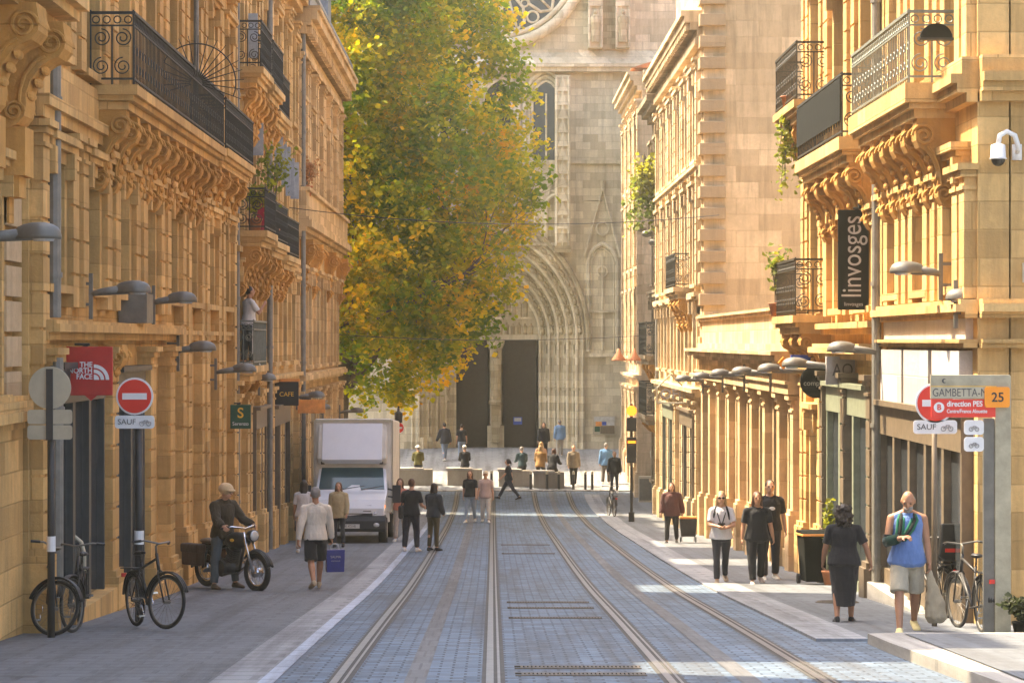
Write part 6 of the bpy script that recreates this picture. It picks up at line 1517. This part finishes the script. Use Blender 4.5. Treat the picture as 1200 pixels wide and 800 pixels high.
person('woman in beige jacket standing in front of the white truck', 397, 636, 1.62, 172, det=1, Y=64.6, top=('jacket', (.45,.36,.20), 'jacket'), hem=-.14, legsw=('slim', DK, 'trousers'), hair=('bob', 'hairbrown'), arms=((4, 8, 20), (2, 8, 20)), legs=((3, 2, 2), (-3, 4, 2)), shoe=BK)
J = person('man in black tee with black shoulder bag and white shoes standing right of the truck', 482, 646, 1.74, -14, det=1, top=('tee', BK, 'top'), legsw=('trousers', DK, 'trousers'), hair=('short', 'hairbrown'), arms=((14, 8, 60), (4, 10, 15)), legs=((4, 2, 4), (-6, 8, 4)), shoe=(.72,.70,.66), build=1.05)
c = J['T'](.06, -.22, -.02); o = empty('shoulder_bag', c, R(-14), 'black shoulder bag on the man in white shoes right of the truck', 'bag'); g = MB(); g.box(-.06, .06, -.19, .19, -.20, .12); g.build('bag', ck(BK, 'black_bag'), o, bevel=.04); g = MB(); g.tube([(0, -.15, .1), (.08, -.08, .35), (.10, 0, .44), (.08, .08, .36), (0, .15, .1)], .014, 5); g.build('strap', ck(BK, 'black_bag'), o)
person('woman in dark jacket and olive trousers standing beside the tracks right of the truck', 508, 645, 1.62, -40, det=1, top=('jacket', (.045,.05,.055), 'jacket'), hem=-.06, legsw=('slim', (.10,.08,.04), 'trousers'), hair=('bob', 'hairdark'), arms=((10, 8, 40), (10, 8, 45)), inward=(30, 30), legs=((2, 2, 1), (-3, 3, 1)), shoe=BK)
person('person in salmon top mostly hidden behind the man in black right of the truck', 469, 634, 1.68, 175, det=1, top=('tee', (.55,.22,.15), 'top'), legsw=('trousers', (.40,.34,.28), 'trousers'), hair=('long', 'hairbrown'))
person('woman in black printed top and pale blue jeans walking on the tracks', 551, 612, 1.72, 168, det=1, top=('tee', BK, 'top'), legsw=('slim', (.30,.36,.42), 'jeans'), hair=('long', 'hairbrown'), arms=((-8, 8, 14), (12, 8, 14)), legs=((13, 3, 2), (-12, 14, 2)))
person('person in pale pink top white trousers and cap walking on the tracks', 569, 612, 1.70, 178, det=1, top=('tee', (.48,.36,.32), 'top'), hem=-.1, legsw=('trousers', (.62,.58,.52), 'trousers'), hair=('cap', 'hairbrown'), hatc=(.6,.5,.35), legs=((-8, 12, 2), (10, 3, 2)))
person('person in black striding sideways across the tracks in front of the benches', 596, 580, 1.70, 80, det=1, Y=102.5, top=('tee', BK, 'top'), legsw=('trousers', DK, 'trousers'), hair=('pony', 'hairdark'), legs=((32, 4, 2), (-28, 12, 2)), arms=((-20, 8, 15), (22, 8, 25)), shoe=BK)
# plaza
SIT = dict(legs=((52, 52, 6), (55, 50, 6)), lean=12, det=0)
def seated(label, px, Y, yaw, hipz=.84, **kw): return person(label, px, 0, 1.70, yaw, Y=Y, hip=hipz, z=gz(Y)+.05, **{**SIT, **kw})
seated('person in olive top and white hat sitting on the leftmost stone bench', 490, 108.15, 4, top=('long', (.13,.12,.04), 'top'), hair=('hat', 'hairgrey'), arms=((25, 8, 50), (25, 8, 50)), inward=(30, 30))
seated('person in black with white cap sitting on the second stone bench', 545, 108.15, 10, top=('long', BK, 'top'), hair=('cap', 'hairgrey'), arms=((25, 8, 50), (25, 8, 50)), inward=(30, 30))
seated('grey haired person in dark teal sitting at the left of the bench group', 612, 107.8, 12, top=('long', (.04,.07,.08), 'top'), hair=('short', 'hairgrey'), arms=((25, 8, 50), (25, 8, 50)))
seated('person in tan coat with fair hair sitting in the middle of the bench group', 633, 107.6, -8, top=('jacket', (.33,.19,.07), 'coat'), hair=('long', 'hairblond'), arms=((25, 8, 50), (25, 8, 50)), hipz=.9)
seated('person in dark clothes hunched on the bench beside the tan coat', 647, 107.2, -20, top=('jacket', BK, 'jacket'), hair=('long', 'hairbrown'), arms=((25, 8, 50), (25, 8, 50)), lean=20)
person('person in peach top standing just behind the bench group', 634, 556, 1.66, 0, det=0, Y=109.6, top=('tee', (.50,.30,.18), 'top'), hair=('bob', 'hairblond'), legsw=('trousers', (.35,.25,.15), 'trousers'))
person('man in dark jacket and blue jeans walking toward the left cathedral door', 521, 538, 1.76, 20, det=0, Y=115.6, top=('jacket', DK, 'jacket'), legsw=('slim', (.16,.20,.27), 'jeans'), hair=('short', 'hairdark'), legs=((20, 4, 2), (-18, 12, 2)), arms=((-14, 10, 10), (20, 14, 20)))
person('person in dark top and jeans beside the left cathedral door', 541, 536, 1.6, 0, det=0, Y=116.2, top=('tee', BK, 'top'), legsw=('slim', (.2,.25,.33), 'jeans'), hair=('short', 'hairdark'))
person('person in black standing at the right cathedral door behind the bench group', 637, 536, 1.7, 180, det=0, Y=116, top=('jacket', BK, 'jacket'), hair=('long', 'hairdark'), legsw=('trousers', DK, 'trousers'))
person('person in light blue jacket standing near the right cathedral door', 656, 533, 1.7, 10, det=0, Y=117, top=('jacket', (.15,.25,.40), 'jacket'), hair=('short', 'hairgrey'), legsw=('trousers', (.3,.28,.24), 'trousers'))
person('person in beige and black walking across the sunlit plaza edge', 672, 563, 1.74, 190, det=0, Y=107.6, top=('jacket', (.28,.23,.16), 'jacket'), hair=('short', 'hairblond'), legsw=('slim', BK, 'trousers'), legs=((10, 3, 2), (-10, 10, 2)))
person('white haired man in blue jacket walking on the plaza at right', 710, 560, 1.76, -10, det=0, Y=108.4, top=('jacket', (.12,.24,.42), 'jacket'), hair=('short', 'hairgrey'), legsw=('trousers', (.10,.09,.08), 'trousers'), legs=((12, 3, 2), (-10, 10, 2)))
person('person in dark jacket walking toward us beside the traffic signal', 720, 576, 1.72, 175, det=0, Y=105.2, top=('jacket', BK, 'jacket'), hair=('short', 'hairbrown'), legsw=('slim', DK, 'trousers'), legs=((12, 3, 2), (-10, 10, 2)))
# man on the low balcony
person('man in white tee and grey trousers standing on the low left balcony', 277, 0, 1.74, -60, det=1, Y=56.9, X=-5.42, z=r(-.53), top=('tee', (.68,.66,.63), 'top'), legsw=('trousers', (.10,.12,.12), 'trousers'), hair=('short', 'hairdark'), skin='skin2', arms=((30, 10, 110), (6, 10, 20)), inward=(30, 0), legs=((4, 4, 3), (-3, 4, 3)))
# rider
fy, fx = math.cos(R(-136)), -math.sin(R(-136))
person('rider in dark jacket, jeans and cream helmet astride the vintage motorcycle', 0, 0, 1.80, -136, det=2, X=moto.location.x+fx*.42, Y=moto.location.y+fy*.42, z=moto.location.z, top=('jacket', (.055,.045,.03), 'jacket'), hem=-.08, legsw=('trousers', (.08,.10,.11), 'jeans'), hair=('helmet', 'hairdark'), hatc=(.62,.47,.27), shoe=(.09,.06,.035), arms=((34, 16, 34), (34, 16, 34)), legs=((8, 6, 13), (8, 6, 13)), lean=6, beard=False, glasses=True, head=(8, 22), build=1.06)
# ------------------------------------------------------------------ light, air, camera
AZ, EL = 66.0, 56.0          # sun: degrees left of the street's axis, and height
sd = Vector((-math.sin(R(AZ))*math.cos(R(EL)), math.cos(R(AZ))*math.cos(R(EL)), math.sin(R(EL))))
w = bpy.data.worlds.new('World'); sc.world = w; w.use_nodes = True; nt = w.node_tree
sky = nt.nodes.new('ShaderNodeTexSky'); sky.sky_type = 'NISHITA'; sky.sun_disc = False; sky.sun_elevation = R(EL)
sky.sun_rotation = math.atan2(sd.x, sd.y); sky.dust_density = 6; sky.air_density = .8
nt.links.new(sky.outputs[0], nt.nodes['Background'].inputs[0]); nt.nodes['Background'].inputs[1].default_value = .15
l = bpy.data.lights.new('sun', 'SUN'); l.energy = 3.7; l.angle = R(.6); l.color = (1, .82, .57)
lo = bpy.data.objects.new('sun', l); COL.objects.link(lo); lo.rotation_euler = (-sd).to_track_quat('-Z', 'Y').to_euler()
HAZE = .0006
if HAZE:
    g = MB(); g.box(-430, 430, -310, 710, -2, 45)
    m, nt2, b_ = nodes('morning_haze'); nt2.nodes.remove(b_)
    v = nt2.nodes.new('ShaderNodeVolumePrincipled'); v.inputs['Color'].default_value = (1, .95, .70, 1); v.inputs['Density'].default_value = HAZE; v.inputs['Anisotropy'].default_value = .3
    nt2.links.new(v.outputs[0], nt2.nodes['Material Output'].inputs['Volume'])
    g.build('haze', m)['kind'] = 'stuff'
cam = bpy.data.cameras.new('camera'); co = bpy.data.objects.new('camera', cam); COL.objects.link(co); sc.camera = co
co.location = (0, 0, CZ); co.rotation_euler = (R(90), 0, 0); cam.sensor_width = 36; cam.lens = F/1200*36; cam.shift_x = 23/1200; cam.clip_end = 3000; cam.clip_start = .5
vs_ = sc.view_settings; vs_.view_transform = 'Standard'; vs_.look = 'None'; vs_.gamma = 1; vs_.exposure = 2.2
sc.render.engine = 'CYCLES'; sc.cycles.use_denoising = True
sc.cycles.max_bounces = 8; sc.cycles.diffuse_bounces = 5; sc.cycles.transmission_bounces = 3; sc.cycles.volume_bounces = 0; sc.cycles.sample_clamp_indirect = 8
